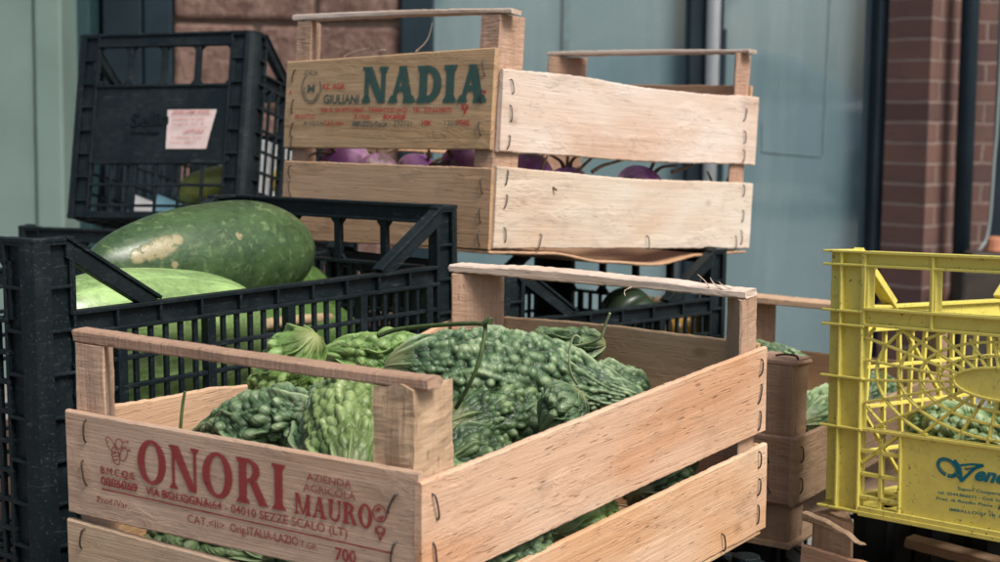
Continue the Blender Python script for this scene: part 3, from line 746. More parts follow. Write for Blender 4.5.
# supports
S1 = plastic_crate(yaw_pose((-.690, -.0775, 2.27), 15.5, 0), .36, .44, .20, .045, 'black crate underneath the tilted labelled crate', BLACK_B, ends_x=False)
M_A = yaw_pose((-.365, .262, 1.065), 33.8)
def tray():
    """black crate that carries the front wooden crate; only its rounded rim shows"""
    L, W, H = .335, .585, .30
    root = empty('plastic_crate', M_A @ T((0, 0, -H)), 'black crate with rounded corner rim under the ONORI crate', 'crate', 'black plastic crates'); off = T((0, 0, H))
    pm = panel_maps(L, W)
    for k in ('front', 'back', 'right', 'left'):
        length = L if k in ('front', 'back') else W; m = MB(pm[k])
        m.box(.03, length-.03, 0, .014, -.004, 0); m.box(.03, length-.03, .004, .009, -.05, -.003); m.box(.03, length-.03, 0, .011, -.056, -.05)
        a = .04
        while a < length-.03:
            m.box(a-.002, a+.002, .001, .012, -.05, -.003); m.box(a-.003, a+.003, .003, .009, -H, -.05); a += .03
        for z in (-.10, -.15, -.2, -.25): m.box(.03, length-.03, .002, .009, z-.003, z+.003)
        m.build('side_panel', BLACK, root, off, .0008)
    for fx, fy in ((0, 0), (1, 0), (0, 1), (1, 1)):
        m = MB(lambda a, d, z, fx=fx, fy=fy: ((L-a if fx else a), (W-d if fy else d), z))
        m.prism([(0, .03)]+[(.03-.03*math.cos(t), .03-.03*math.sin(t)) for t in (.2, .45, .7, .95, 1.2, 1.4)]+[(.03, 0), (.046, .0), (.046, .016), (.016, .046), (0, .046)], -H, -.0006)
        # raised stacking boss
        ring = [(.022+.012*math.cos(t*PI/8), .022+.012*math.sin(t*PI/8)) for t in range(16)]
        m.prism(ring, -.02, .006)
        if fx != fy: m.f = [f[::-1] for f in m.f]
        m.build('corner_post', BLACK, root, off, .001)
    m = MB(); m.box(.01, L-.01, .01, W-.01, -H+.002, -H+.008); m.build('base', BLACK, root, off)
tray()

# ================================================================== yellow crate
M_YE = pose_matrix([0.0394, 0.8527, 0.0352, 0.2795, -0.0273, 1.3772])
def yellow_crate():
    W, L, H = .350, .36, .224
    root = empty('plastic_crate', M_YE @ T((0, 0, -H)), 'yellow plastic crate with cobweb lattice and teal script', 'crate'); off = T((0, 0, H))
    pm = panel_maps(W, L); pw = .0425
    def web(m, length):
        th = .010; cx = length/2; cz = -.1005
        a0, a1 = pw, length-pw
        m.box(a0, a1, -.002, th, -.0026, 0); m.box(a0, a1, .0025, .006, -.0115, -.0025); m.box(a0, a1, -.001, th, -.0138, -.0115)
        m.box(a0, a1, -.002, th, -.0500, -.0475); m.box(a0, a1, .0025, .006, -.0610, -.0495); m.box(a0, a1, -.001, th, -.0635, -.0610)
        for k in range(0, 5):
            a = a0+(a1-a0)*k/4; w = .0035 if k in (0, 4) else .0030
            m.box(a-w, a+w, 0, th, -.0485, -.0125)
            m.box(a-.0012, a+.0012, -.0012, .004, -.0620, -.001)
        # cobweb field
        zt, zb = -.0635, -.1495
        m.box(a0, a1, 0, th, zb-.0028, zb)
        oa, ob = .0445, .0128
        def inside(p): return a0-.001 <= p[0] <= a1+.001 and zb-.001 <= p[1] <= zt+.001
        n = 24
        for k in range(n):
            t = (k+.5)/n*2*PI; pts = []
            for i in range(24):
                s = 1+i*.22; tw = t
                pts.append((cx+oa*s*math.cos(tw), cz+ob*(1+(s-1)*2.1)*math.sin(tw)))
            for p, q in zip(pts[:-1], pts[1:]):
                if inside(p) and inside(q): m.bar(p, q, .0022, .0012, .0048)
        for s in (1.34, 1.75, 2.2, 2.7, 3.2):
            pts = ell(cx, cz, oa*s, ob*(1+(s-1)*2.1), 0, 72)
            for i in range(72):
                p, q = pts[i], pts[(i+1) % 72]
                if inside(p) and inside(q): m.bar(p, q, .0022, .0012, .0048)
        n = 28; rim = ell(cx, cz, oa, ob, 0, n)
        m.add([(x, .0008, z) for x, z in rim]+[(x, .0065, z) for x, z in rim], [tuple(range(n)), tuple(range(2*n-1, n-1, -1))]+[(i+n, (i+1) % n+n, (i+1) % n, i) for i in range(n)])
        for i in range(n): m.bar(rim[i], rim[(i+1) % n], .0022, -.0008, .006)
        # lower plate with a little grid at each end
        p0, p1 = .0812, length-.0812
        m.box(p0, p1, .0025, .0058, -H+.004, zb); m.box(p0-.0012, p0+.0012, .0002, .008, -H+.004, zb); m.box(p1-.0012, p1+.0012, .0002, .008, -H+.004, zb)
        for b0, b1 in ((a0, p0), (p1, a1)):
            mid = (b0+b1)/2; m.box(mid-.0018, mid+.0018, .0012, .006, -H+.004, zb)
            for k in (1, 2, 3): z = zb+(-H+.004-zb)*k/3.6; m.box(b0, b1, .0012, .006, z-.0018, z+.0018)
            m.bar((b0, zb-.03), (b1, zb), .003, .0012, .006) if b0 == a0 else m.bar((b0, zb), (b1, zb-.03), .003, .0012, .006)
        m.box(a0, a1, -.002, th, -H, -H+.004)
        m.box(a0, a1, -.001, .002, -H+.004, -H+.008)
    def rimside(m, length):
        th = .010; a0, a1 = pw, length-pw; r = .050
        m.box(a0, a1, 0, th, -r-.003, -r); m.box(a0, a1, .003, .006, -r-.02, -r-.002); m.box(a0, a1, 0, th, -r-.023, -r-.020)
        for s in (0, 1):
            b = [(a0-.003, -.001), (a0+.050, -r+.001)]
            if s: b = [(length-x, z) for x, z in b]
            m.bar(b[0], b[1], .007, 0, th); m.bar((b[0][0], b[0][1]-.004), (b[1][0], b[1][1]-.004), .003, -.001, th+.002)
        zt, zb = -r-.022, -H+.004
        n = 13
        for k in range(n+1):
            a = a0+(a1-a0)*k/n
            m.bar((a, zt), (a+.012*math.sin(k*1.7), zb), .003, .0015, .006)
        for k in range(-3, n, 6):
            a = a0+(a1-a0)*k/n; p, q = (a, zb), (a+.14, zt)
            if q[0] > a0 and p[0] < a1:
                if p[0] < a0: p = (a0, zb+(a0-p[0])/.14*(zt-zb))
                if q[0] > a1: q = (a1, zt-(q[0]-a1)/.14*(zt-zb))
                m.bar(p, q, .0028, .0018, .0055)
        for z in (-.105, -.14, -.18): m.box(a0, a1, .0016, .0058, z-.0016, z+.0016)
        m.box(a0, a1, 0, th, -H, zb)
    for k in ('front', 'back'):
        m = MB(pm[k]); web(m, W); o = m.build('end_panel', YELLOW, root, off, .0005)
        if k == 'front':
            x0 = .079; s = MB(lambda a, d, z: (a, d+.0025, z))
            # script capital V with a looping left flourish, then italic letters
            for w_, dd in ((.0020, 0), (.0009, .0030)):
                outline(s, ell(.1262, -.1722, .0098-dd*.6, .0066-dd*.6, R(-20), 26, R(-75), R(290)), w_, False)
            outline(s, smooth_pts([(.1320, -.1655), (.1365, -.1700), (.1385, -.1760), (.1392, -.1815)]), .0034, False)
            outline(s, smooth_pts([(.1392, -.1815), (.1450, -.1755), (.1510, -.1695), (.1590, -.1660)]), .0026, False)
            outline(s, smooth_pts([(.1375, -.1690), (.1470, -.1668), (.1590, -.1658)]), .0018, False)
            outline(s, smooth_pts([(.1420, -.1715), (.1480, -.1698), (.1535, -.1683)]), .0013, False)
            outline(s, smooth_pts([(.1310, -.1790), (.1340, -.1770), (.1392, -.1815)]), .0016, False)
            si = MB(lambda a, d, z: (a+(z+.1785)*.45, d+.0025, z))
            sans(si, 'eneta', .1500, -.1785, .043, .0112, .02, .045)
            s.v += []; n0 = len(s.v); s.v += si.v; s.f += [tuple(i+n0 for i in f) for f in si.f]
            sans(s, 'Sapori Cooperativa S.P.A.', .136, -.1888, .062, .0026, .03, 0.02)
            sans(s, 'tel. 0544.866671 - Cod. Imprenditore 00', .1180, -.1945, .088, .0024, .03, .02)
            sans(s, 'Fraz. di Reggio Pieve - Alfonsine RA', .1168, -.1995, .090, .0024, .03, .02)
            sans(s, 'IMBALLO 07 10 19 - CAT', .1292, -.2068, .068, .0024, .03, .02)
            s.build('printed_lettering', INK_TEAL, o, Matrix.Identity(4))
    for k in ('left', 'right'):
        m = MB(pm[k]); rimside(m, L); m.build('long_side', YELLOW, root, off, .0005)
    for fx, fy in ((0, 0), (1, 0), (0, 1), (1, 1)):
        m = MB(lambda a, d, z, fx=fx, fy=fy: ((W-a if fx else a), (L-d if fy else d), z))
        for sw in (0, 1):
            def bx(a0, a1, d0, d1, z0, z1):
                if sw: m.box(d0, d1, a0, a1, z0, z1)
                else: m.box(a0, a1, d0, d1, z0, z1)
            bx(.004+.001*sw, pw, .0045, .0075, -H, -.002)
            for a in (.018, .0405): bx(a-.0012, a+.0012, -.001, .0050, -H+.003, -.0004)
            for z in (0, -.0112, -.0505, -.0625, -.107, -.150, -H+.004):
                bx(-.0006, pw+.001, -.0016, .0055, z-.0022, z)
        if fx != fy: m.f = [f[::-1] for f in m.f]
        m.build('corner_post', YELLOW, root, off, .0006)
    m = MB()
    for i in range(12): a = .008+(W-.016)*i/11; m.box(a-.004, a+.004, .004, L-.004, -H+.0045, -H+.0085)
    for i in range(12): a = .008+(L-.016)*i/11; m.box(.004, W-.004, a-.004, a+.004, -H+.005, -H+.008)
    m.build('base', YELLOW, root, off)
def smooth_pts(pts): return [(p.x, p.z) for p in smooth_path([(x, 0, z) for x, z in pts], 6)]
yellow_crate()

# wooden crate beneath the yellow one
SHADE_FILM = simple('black_shade_film', (.008, .009, .009), .35, 0, .4, .3, 30, .001)  # black sheet standing in for the shade inside the lower crate
_b = M_YE @ Vector((-.012, -.006, -.2275))
M_B = T(_b) @ RZ(-48.9)
def under_crate():
    W, L, H = .36, .42, _b.z-.0005; t = .006
    r, off = crate_root(M_B, H, 'broken wooden crate with dark gaps underneath the yellow crate')
    tri_post(W_POST, .004, .0068, .046, .044, -H, -.003, r, off, 61, end=.004)
    tri_post(W_OLD, W-.006, .0068, -((W-.006)-(W-.04)), (.044)-(.0068), -H, -.003, r, off, 62)
    tri_post(W_OLD, .006, L-.0068, (.040)-(.006), -((L-.0068)-(L-.044)), -H, -.003, r, off, 63)
    tri_post(W_OLD, W-.006, L-.0068, -((W-.006)-(W-.04)), -((L-.0068)-(L-.044)), -H, -.003, r, off, 64)
    board('slat', W_TAN, W, (-.031, -.036), (-.12, -.12), t, r, off, 65, .0014)
    board('slat', W_OLD, W, (-.135, -.135), (-.21, -.21), t, r, off, 66, .0014)
    board('slat', W_OLD, L-.014, (-.040, -.040), (-.12, -.12), t, r, off @ T((0, L, 0)) @ RZ(-90) @ T((.007, 0, 0)), 67)
    board('slat', W_OLD, L-.014, (-.135, -.135), (-.21, -.21), t, r, off @ T((0, L, 0)) @ RZ(-90) @ T((.007, 0, 0)), 72)
    board('slat', W_OLD, L-.014, (-.040, -.040), (-.12, -.12), t, r, off @ T((W, 0, 0)) @ RZ(90) @ T((.007, 0, 0)), 68)
    board('slat', W_OLD, W, (-.040, -.040), (-.12, -.12), t, r, off @ T((W, L, 0)) @ RZ(180), 69)
    board('slat', W_OLD, W, (-.135, -.135), (-.21, -.21), t, r, off @ T((W, L, 0)) @ RZ(180), 73)
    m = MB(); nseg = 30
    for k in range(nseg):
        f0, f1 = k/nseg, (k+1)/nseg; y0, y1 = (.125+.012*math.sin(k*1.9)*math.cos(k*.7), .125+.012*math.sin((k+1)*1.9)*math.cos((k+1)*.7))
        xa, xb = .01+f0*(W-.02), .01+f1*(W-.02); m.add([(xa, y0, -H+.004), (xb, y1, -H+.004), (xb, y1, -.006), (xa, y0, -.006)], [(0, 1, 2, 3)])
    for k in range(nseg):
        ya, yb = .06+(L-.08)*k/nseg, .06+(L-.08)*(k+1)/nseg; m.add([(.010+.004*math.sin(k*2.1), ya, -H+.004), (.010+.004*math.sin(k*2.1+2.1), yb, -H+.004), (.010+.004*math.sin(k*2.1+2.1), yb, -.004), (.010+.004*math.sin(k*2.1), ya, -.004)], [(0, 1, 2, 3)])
    m.build('shade_liner', SHADE_FILM, r, off)  # sheet added across back and left to keep the crate's inside dark
    board('handle_bar', W_OLD, W-.05, (-.030, -.034), (-.040, -.044), .018, r, off @ T((.045, .09, 0)), 70, .0012, end=.004)
    board('splintered_slat', W_OLD, .060, (-.0005, -.003, -.008, -.0165), (-.0085, -.0095, -.0125, -.0178), .007, r, off @ T((.002, -.002, 0)), 71, .0016, end=.006)
under_crate()
# hidden-layer supports: the crate below the old one and the low bench
plastic_crate(yaw_pose((.060, .2350, 1.63), 33.2), .235, .44, .255, .05, 'black crate in the shade beneath the weathered brown crate', BLACK_B, ends_x=False)

# ================================================================== vegetables
def gourd_mesh(name, L, Rad, seed, nu=150, nv=132, ridges=8, wart=.0042, cell=.0085, bend=.0, plump=.62, tip=.9):
    """knobbly bitter melon: stem end at x=0, tip at x=L"""
    rs = np.random.RandomState(seed)
    u = np.linspace(0, 1, nu); a = np.linspace(0, 2*PI, nv, endpoint=False)
    U, A = np.meshgrid(u, a, indexing='ij')
    prof = np.sin(PI*np.clip(U**.80, 0, 1))**plump
    tipk = np.clip((U-.55)/.45, 0, 1); prof = prof*(1-.42*tipk**1.3*tip)
    prof = np.maximum(prof, .10*(1-U))
    r = Rad*prof
    s = U*L; c = A/(2*PI)*(2*PI*Rad*.85)
    C = 2*PI*Rad*.85
    nc = max(8, int(C/cell)); nl = int(L/(cell*1.12)); cw = C/nc; cl = L/nl
    jx = rs.rand(nl+4, nc)*1.0-.5; jy = rs.rand(nl+4, nc)*.44-.22; hh = .35+.95*rs.rand(nl+4, nc); el = .85+1.0*rs.rand(nl+4, nc)**2; sz = .72+.55*rs.rand(nl+4, nc)
    gi = np.floor(s/cl).astype(int); gj = np.floor(c/cw).astype(int)
    W = np.zeros_like(s)
    for di in (-1, 0, 1):
        for dj in (-1, 0, 1):
            ii = gi+di; jj = (gj+dj) % nc; iw = np.clip(ii+1, 0, nl+3)
            px = (ii+.5+jx[iw, jj]+.5*((gj+dj) % 2))*cl; py = (gj+dj+.5+jy[iw, jj])*cw
            dx = (s-px)/(cl*.78*el[iw, jj]*sz[iw, jj]); dy = (c-py)/(cw*.80*sz[iw, jj])
            W = np.maximum(W, hh[iw, jj]*np.clip(1-dx*dx-dy*dy, 0, 1)**.75)
    # continuous long ridges between the pebble rows
    wob = .22*np.sin(s/L*7+seed)+.12*np.sin(s/L*17+seed*2)
    q = np.cos(ridges*(A+wob)+.0)
    rid = np.round(ridges*(A+wob)/(2*PI)).astype(int) % ridges
    ph = rs.rand(ridges)*6.28; fr = .008+.010*rs.rand(ridges); am = .45+.6*rs.rand(ridges)
    brk = (.62+.5*np.sin(s/fr[rid]+ph[rid])+.25*np.sin(s/.0041+ph[rid]*3))*am[rid]
    RG = np.clip((q-.62)/.38, 0, 1)**.7*np.clip(brk+.25, .25, 1.35)
    fine = np.zeros_like(s)
    for q1, q2, q3 in ((1700, 41, 1), (2300, 57, 2), (1300, 33, 5)): fine += np.sin(s*q1+q3+2*np.sin(A*5+q3))*np.sin(A*q2+3*np.sin(s*160+q3))
    fade = np.clip(prof*1.25, 0, 1)**1.2*np.clip((1-U)/.05, 0, 1)**.5
    streak = np.clip(1-U/.22, 0, 1)
    Wt = np.maximum(W*(1-.75*streak), RG*1.10)
    rr = r+wart*(Wt-.45+.035*fine)*fade
    env = Rad*.10*np.sin(U*9+seed)*np.sin(A+seed)*fade
    rr = rr+env
    X = s+0*A
    Y = rr*np.cos(A)+bend*L*np.sin(PI*U)
    Z = rr*np.sin(A)*.94
    v = np.stack([X, Y, Z], -1).reshape(-1, 3)
    i = np.arange(nu-1)[:, None]; j = np.arange(nv)[None, :]; j2 = (j+1) % nv
    f = np.stack([i*nv+j, i*nv+j2, (i+1)*nv+j2, (i+1)*nv+j], -1).reshape(-1, 4)
    me = bpy.data.meshes.new(name)
    me.from_pydata(v.tolist(), [], f.tolist()+[list(range(nv-1, -1, -1)), list(range((nu-1)*nv, nu*nv))])
    me.update(); me.polygons.foreach_set('use_smooth', [True]*len(me.polygons))
    for nm, arr in (('wart', np.clip(Wt*.9, 0, 1)), ('stem_end', np.clip(1-U/.10, 0, 1)+0*A)):
        at_ = me.attributes.new(nm, 'FLOAT', 'POINT'); at_.data.foreach_set('value', arr.reshape(-1).astype(np.float32))
    return me
_gm = {}
def gourd(label, p0, p1, rad, mat, var, group='bitter melons in the ONORI crate', roll=0, stem=True):
    rad *= .94
    """p0 stem end, p1 tip (world)"""
    p0, p1 = Vector(p0), Vector(p1); d = p1-p0; L = d.length
    key = (var, round(L, 3), round(rad, 3))
    if key not in _gm:
        px = L/.00070
        _gm[key] = gourd_mesh('bitter_melon', L, rad, 11+var, nu=int(min(290, max(110, px))), nv=230, ridges=9+var % 3, wart=.0058+.0008*(var % 3), cell=.0056+.0008*(var % 3), bend=(.05, -.04, .02, .07)[var % 4])
    x = d.normalized(); y = Vector((0, 0, 1)).cross(x)
    if y.length < .05: y = Vector((1, 0, 0)).cross(x)
    y.normalize(); z = x.cross(y)
    M = Matrix((x, y, z)).transposed().to_4x4(); M.translation = p0; M = M @ Matrix.Rotation(R(roll), 4, 'X')
    o = bpy.data.objects.new('bitter_melon', _gm[key]); COL.objects.link(o); o.matrix_world = M
    if not _gm[key].materials: _gm[key].materials.append(mat)
    o.material_slots[0].link = 'OBJECT'; o.material_slots[0].material = mat
    tag(o, label, 'bitter melon', group)
    return o

def ON(u, v, z): return M_ON @ on_plane(M_ON, u, v, z)
def onp(x, y, z): return M_ON @ Vector((x, y, z))
# (label, stem px, tip px, crate height, radius, material, variant)
for lab, a, za, b, zb, rad, mat, var, roll in (
    ('long plump dark bitter melon lying across the middle of the ONORI crate', (384, 368), .000, (655, 402), -.030, .040, BM_BLUE, 0, 20),
    ('bluish bitter melon just behind the ONORI letters, nearest the front-left post', (322, 414), -.004, (186, 440), -.030, .029, BM_BLUE, 1, 40),
    ('light green bitter melon against the left slat, its stalk end pointing up', (316, 336), .040, (256, 408), -.020, .023, BM_LIGHT, 2, 0),
    ('streaky bitter melon standing stalk down beside the front-right post', (350, 486), -.030, (362, 390), -.002, .030, BM_MID, 3, 60),
    ('pebbly bitter melon partly hidden between two others behind the front slat', (312, 462), -.026, (350, 400), -.014, .026, BM_BLUE, 4, 90),
    ('bitter melon at the back left with its crown by the black crate', (432, 362), -.004, (318, 352), .004, .025, BM_LIGHT, 5, 30),
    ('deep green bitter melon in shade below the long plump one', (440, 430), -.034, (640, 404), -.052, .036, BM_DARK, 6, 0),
    ('small curved bitter melon tip resting against the right slat', (582, 392), -.006, (540, 432), -.035, .021, BM_BLUE, 7, 10),
    ('smooth dark bitter melon by the rear slat with a curling stalk', (606, 345), -.004, (505, 350), -.010, .016, BM_DARK, 8, 10),
    ('bitter melon pressed into the rear right corner of the ONORI crate', (650, 398), -.050, (560, 380), -.030, .028, BM_BLUE, 9, 70),
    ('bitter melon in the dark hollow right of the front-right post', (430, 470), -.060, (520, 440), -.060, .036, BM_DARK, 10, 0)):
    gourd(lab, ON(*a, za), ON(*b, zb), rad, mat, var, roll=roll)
# the lower layer, seen through the gaps between the slats
for k, (lab, a, b, rad, mat) in enumerate((
    ('dusty bitter melon seen through the left end of the gap under the red print', (.040, .035, -.088), (.135, .050, -.092), .026, BM_PALE),
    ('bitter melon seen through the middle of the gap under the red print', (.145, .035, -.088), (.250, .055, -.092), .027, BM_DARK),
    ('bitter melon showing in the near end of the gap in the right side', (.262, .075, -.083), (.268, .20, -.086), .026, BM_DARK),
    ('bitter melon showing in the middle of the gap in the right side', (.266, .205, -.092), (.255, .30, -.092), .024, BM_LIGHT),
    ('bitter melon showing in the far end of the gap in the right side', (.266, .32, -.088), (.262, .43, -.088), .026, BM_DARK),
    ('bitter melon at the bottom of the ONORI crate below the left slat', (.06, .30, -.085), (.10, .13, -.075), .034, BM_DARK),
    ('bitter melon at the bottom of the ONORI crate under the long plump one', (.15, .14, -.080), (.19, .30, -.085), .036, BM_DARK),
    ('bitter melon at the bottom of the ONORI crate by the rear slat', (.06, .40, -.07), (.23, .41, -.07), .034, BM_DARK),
    ('bitter melon filling the back left of the ONORI crate', (.05, .26, -.045), (.07, .42, -.04), .032, BM_DARK))):
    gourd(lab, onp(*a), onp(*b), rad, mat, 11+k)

STALK = simple('green_vine_stalk', (.060, .090, .030), .55, 0, .3, .4, 120, .0003)
STALK_L = simple('pale_vine_stalk', (.20, .24, .12), .55, 0, .3, .3, 120, .0003)
DRY = simple('dry_brown_stem', (.12, .085, .055), .8, 0, .2, .5, 120, .0005)
def stalk(label, pts, r, mat, cat='stalk', taper=.8, group='vine stalks on the vegetables'):
    m = MB(); m.tube(smooth_path(pts, 7), r, 7, taper)
    o = m.build('vine_stalk', mat, smooth=True); tag(o, label, cat, group); return o
stalk('long bent dark green vine stalk arching over the ONORI crate', [at(378, 336, 1.21), at(400, 329, 1.2), at(446, 324.5, 1.17), at(480, 323.5, 1.15), at(485, 327, 1.145), at(483, 345, 1.14), at(476, 370, 1.14), at(462, 398, 1.15), at(456, 408, 1.16)], .0018, STALK)
stalk('short leafy nub at the bend of the long vine stalk', [at(483, 325, 1.144), at(486, 322, 1.142), at(491, 319, 1.14), at(489, 324, 1.14)], .0021, STALK)
stalk('curling pale stalk rising by the rear slat of the ONORI crate', [at(560, 348, 1.30), at(585, 344, 1.29), at(600, 338, 1.28), at(605, 325, 1.275), at(610, 313, 1.27)], .0013, STALK_L)
stalk('thin hooked tendril above the small curved bitter melon', [at(577, 384, 1.16), at(570, 370, 1.15), at(570, 348, 1.15), at(574, 336, 1.15), at(580, 338, 1.15), at(579, 343, 1.15)], .0010, STALK_L)
stalk('lone straight green stem standing inside the front-left corner', [at(180, 432, 1.12), at(182, 410, 1.12), at(185, 391, 1.12)], .0013, STALK)

# long melons in the big black crate
def melon(label, p0, p1, r0, r1, mat, seed, name='long_melon', scars=(), plump=.5, group='long green melons in the black crate', nu=110, nv=96, bump=.03):
    p0, p1 = Vector(p0), Vector(p1); d = p1-p0; L = d.length; x = d.normalized(); y = Vector((0, 0, 1)).cross(x).normalized(); z = x.cross(y)
    M = Matrix((x, y, z)).transposed().to_4x4(); M.translation = p0; Mi = M.inverted()
    vs = []; sc = []
    for i in range(nu+1):
        u = i/nu; pr = max(.02, (max(0, 1-abs(2*u-1)**2.4))**plump); rr = r0+(r1-r0)*u
        for j in range(nv):
            a = j/nv*2*PI; rad = rr*pr*(1+bump*mnoise.noise(Vector((u*3+seed, math.cos(a), math.sin(a))))+bump*.15*mnoise.noise(Vector((u*22, 6*math.cos(a)+seed, 6*math.sin(a)))))
            vs.append((u*L, rad*math.cos(a), rad*math.sin(a)))
    fs = [(i*nv+j, i*nv+(j+1) % nv, (i+1)*nv+(j+1) % nv, (i+1)*nv+j) for i in range(nu) for j in range(nv)]+[tuple(range(nv-1, -1, -1)), tuple(range(nu*nv, nu*nv+nv))]
    me = bpy.data.meshes.new(name); me.from_pydata(vs, [], fs); me.update()
    me.polygons.foreach_set('use_smooth', [True]*len(me.polygons))
    loc = []
    cl_ = Mi @ CAM
    for (su, sv), rx in scars:
        d_ = (Mi.to_3x3() @ ray(su, sv)).normalized()
        best = min((v for v in vs if (Vector(v)-cl_).cross(d_).length < .004), key=lambda v: (Vector(v)-cl_).length, default=vs[0])
        loc.append((Vector(best), rx))
    val = [max([0.0]+[max(0, 1-(Vector(v)-c).length/rx) for c, rx in loc]) for v in vs]
    me.attributes.new('scar', 'FLOAT', 'POINT').data.foreach_set('value', val)
    o = link_mesh(name, me, mat); o.matrix_world = M; tag(o, label, 'melon', group); return o
def ME(u, v, y): return M_ME @ on_plane(M_ME, u, v, y, 1)
def surf(u, v, y): return ME(u, v, y)
melon('big dark green melon with a straw scar, uppermost in the black crate', ME(84, 268, .165), ME(306, 248, .165), .040, .064, GOURD_DARK, 1, scars=(((141, 255), .011), ((150, 249), .014), ((159, 244), .017), ((170, 240), .015), ((181, 237), .010), ((243, 234), .007), ((178, 267), .006)), plump=.55)
melon('pale mottled melon just below the scarred one at the left corner', ME(30, 326, .085), ME(256, 318, .085), .049, .046, GOURD_PALE, 2, plump=.42)
melon('pale green melon at mid height behind the black lattice', ME(50, 368, .085), ME(256, 352, .085), .050, .048, GOURD_PALE, 3, plump=.42)
melon('darker green melon low behind the lattice, right of the pale ones', ME(205, 366, .12), ME(352, 340, .12), .050, .056, GOURD_MID, 4)
melon('green melon wedged behind the pale ones in the black crate', ME(196, 318, .20), ME(330, 300, .22), .055, .050, GOURD_MID, 5)
melon('green melon at the bottom left behind the black lattice', ME(40, 440, .08), ME(300, 430, .08), .052, .050, GOURD_PALE, 6)
m = MB(); a = ME(238, 330, .070); b = ME(330, 318, .085); m.tube(smooth_path([a, (a+b)/2+Vector((0, 0, .002)), b], 5), .0065, 8, .8)
tag(m.build('dry_stalk', simple('straw_stalk', (.36, .27, .15), .8, 0, .2, .3, 80, .0006), smooth=True), 'straw coloured dry stalk lying between melons behind the lattice', 'stalk')

# squash in the crate beneath NADIA
def ribbed(label, c, rad, sq, mat, name, group, ribs=10, tilt=0):
    nu, nv = 28, 80; vs = []
    for i in range(nu+1):
        t = PI*i/nu
        for j in range(nv):
            a = 2*PI*j/nv; k = 1+.10*(abs(math.cos(ribs*a/2))**.6-.6)*math.sin(t)
            dip = 1-.25*math.exp(-(t/.35)**2)
            vs.append((rad*math.sin(t)*math.cos(a)*k, rad*math.sin(t)*math.sin(a)*k, rad*sq*math.cos(t)*dip))
    fs = [(i*nv+j, (i+1)*nv+j, (i+1)*nv+(j+1) % nv, i*nv+(j+1) % nv) for i in range(nu) for j in range(nv)]
    me = bpy.data.meshes.new(name); me.from_pydata(vs, [], fs); me.update(); me.polygons.foreach_set('use_smooth', [True]*len(me.polygons))
    o = link_mesh(name, me, mat); o.matrix_world = T(c) @ Matrix.Rotation(R(tilt), 4, 'Y'); tag(o, label, 'squash', group)
    m = MB(); m.tube([(0, 0, rad*sq*.70), (.003, 0, rad*sq*.95), (.008, .003, rad*sq*1.15)], .006, 7, .7); m.build('stem', DRY, o, smooth=True)
    return o
def squash_skin():
    n = N('squash_skin'); v = n.coords()
    a = n.ramp(n.noise(v, 7, 3), [(.50, 0.0), (.58, 1.0)]); b = n.noise(v, 60, 4)
    c = n.mix(a, (.020, .035, .018), (.42, .24, .03)); n.set(n.mix(n.math('MULTIPLY', b, .3), c, (.01, .015, .01)), .35, spec=.45); return n.m
SQ = squash_skin()
for lab, (u, v, d), rad, sq, ti in (('orange and dark green ribbed squash in the middle of the crate under NADIA', (636, 322, 1.93), .046, .85, 40),
                                ('dark ribbed squash at the left of the crate under NADIA', (575, 345, 1.88), .045, .8, 15),
                                ('dark ribbed squash at the right end of the crate under NADIA', (668, 335, 2.0), .046, .8, -25)):
    ribbed(lab, at(u, v, d), rad, sq, SQ, 'squash', 'squash under the NADIA crate', tilt=ti)

# turnips in the NADIA crate
def turnip_skin():
    n = N('turnip_skin'); v = n.coords(rand=False); tc = n.n('ShaderNodeTexCoord'); sp = n.n('ShaderNodeSeparateXYZ'); n.l(tc.outputs['Object'], sp.inputs[0])
    no = n.noise(v, 45, 4); f = n.math('ADD', n.math('MULTIPLY', sp.outputs[2], 22), n.math('MULTIPLY', no, 1.1))
    c = n.ramp(f, [(.35, (.66, .58, .46)), (.62, (.42, .22, .36)), (1.0, (.19, .050, .20))])
    n.set(n.mix(n.math('MULTIPLY', n.noise(v, 160, 3), .35), n.mix(n.ramp(n.noise(v, 30, 5, .7), [(.5, 0.0), (.62, 1.0)]), c, (.13, .085, .07)), (.14, .08, .10)), .5, spec=.3); return n.m
TS = turnip_skin()
def NAp(u, v, x=None, y=None):
    return on_plane(M_NA, u, v, y, 1) if y is not None else on_plane(M_NA, u, v, x, 0)
def turnip(label, c, rad, tilt, az):
    nu, nv = 20, 32; vs = []
    for i in range(nu+1):
        t = PI*i/nu
        for j in range(nv):
            a = 2*PI*j/nv; k = 1+.04*mnoise.noise(Vector((c.x*90+2*math.cos(a), 2*math.sin(a), t)))
            vs.append((rad*math.sin(t)*math.cos(a)*k, rad*math.sin(t)*math.sin(a)*k, rad*.86*math.cos(t)*(1 if t < PI/2 else 1.15)))
    fs = [(i*nv+j, (i+1)*nv+j, (i+1)*nv+(j+1) % nv, i*nv+(j+1) % nv) for i in range(nu) for j in range(nv)]
    me = bpy.data.meshes.new('turnip'); me.from_pydata(vs, [], fs); me.update(); me.polygons.foreach_set('use_smooth', [True]*len(me.polygons))
    o = link_mesh('turnip', me, TS); o.matrix_world = M_NA @ T(c) @ RZ(az) @ Matrix.Rotation(R(tilt), 4, 'X'); tag(o, label, 'turnip', 'purple turnips in the NADIA crate')
    m = MB()
    for k in range(3):
        b = k*2.1+az; m.tube(smooth_path([(.004*math.cos(b), .004*math.sin(b), rad*.8), (.008*math.cos(b), .008*math.sin(b), rad*1.15), (.022*math.cos(b), .022*math.sin(b), rad*1.5)], 3), .0026, 6, .5)
    m.build('leaf_stub', DRY, o, smooth=True)
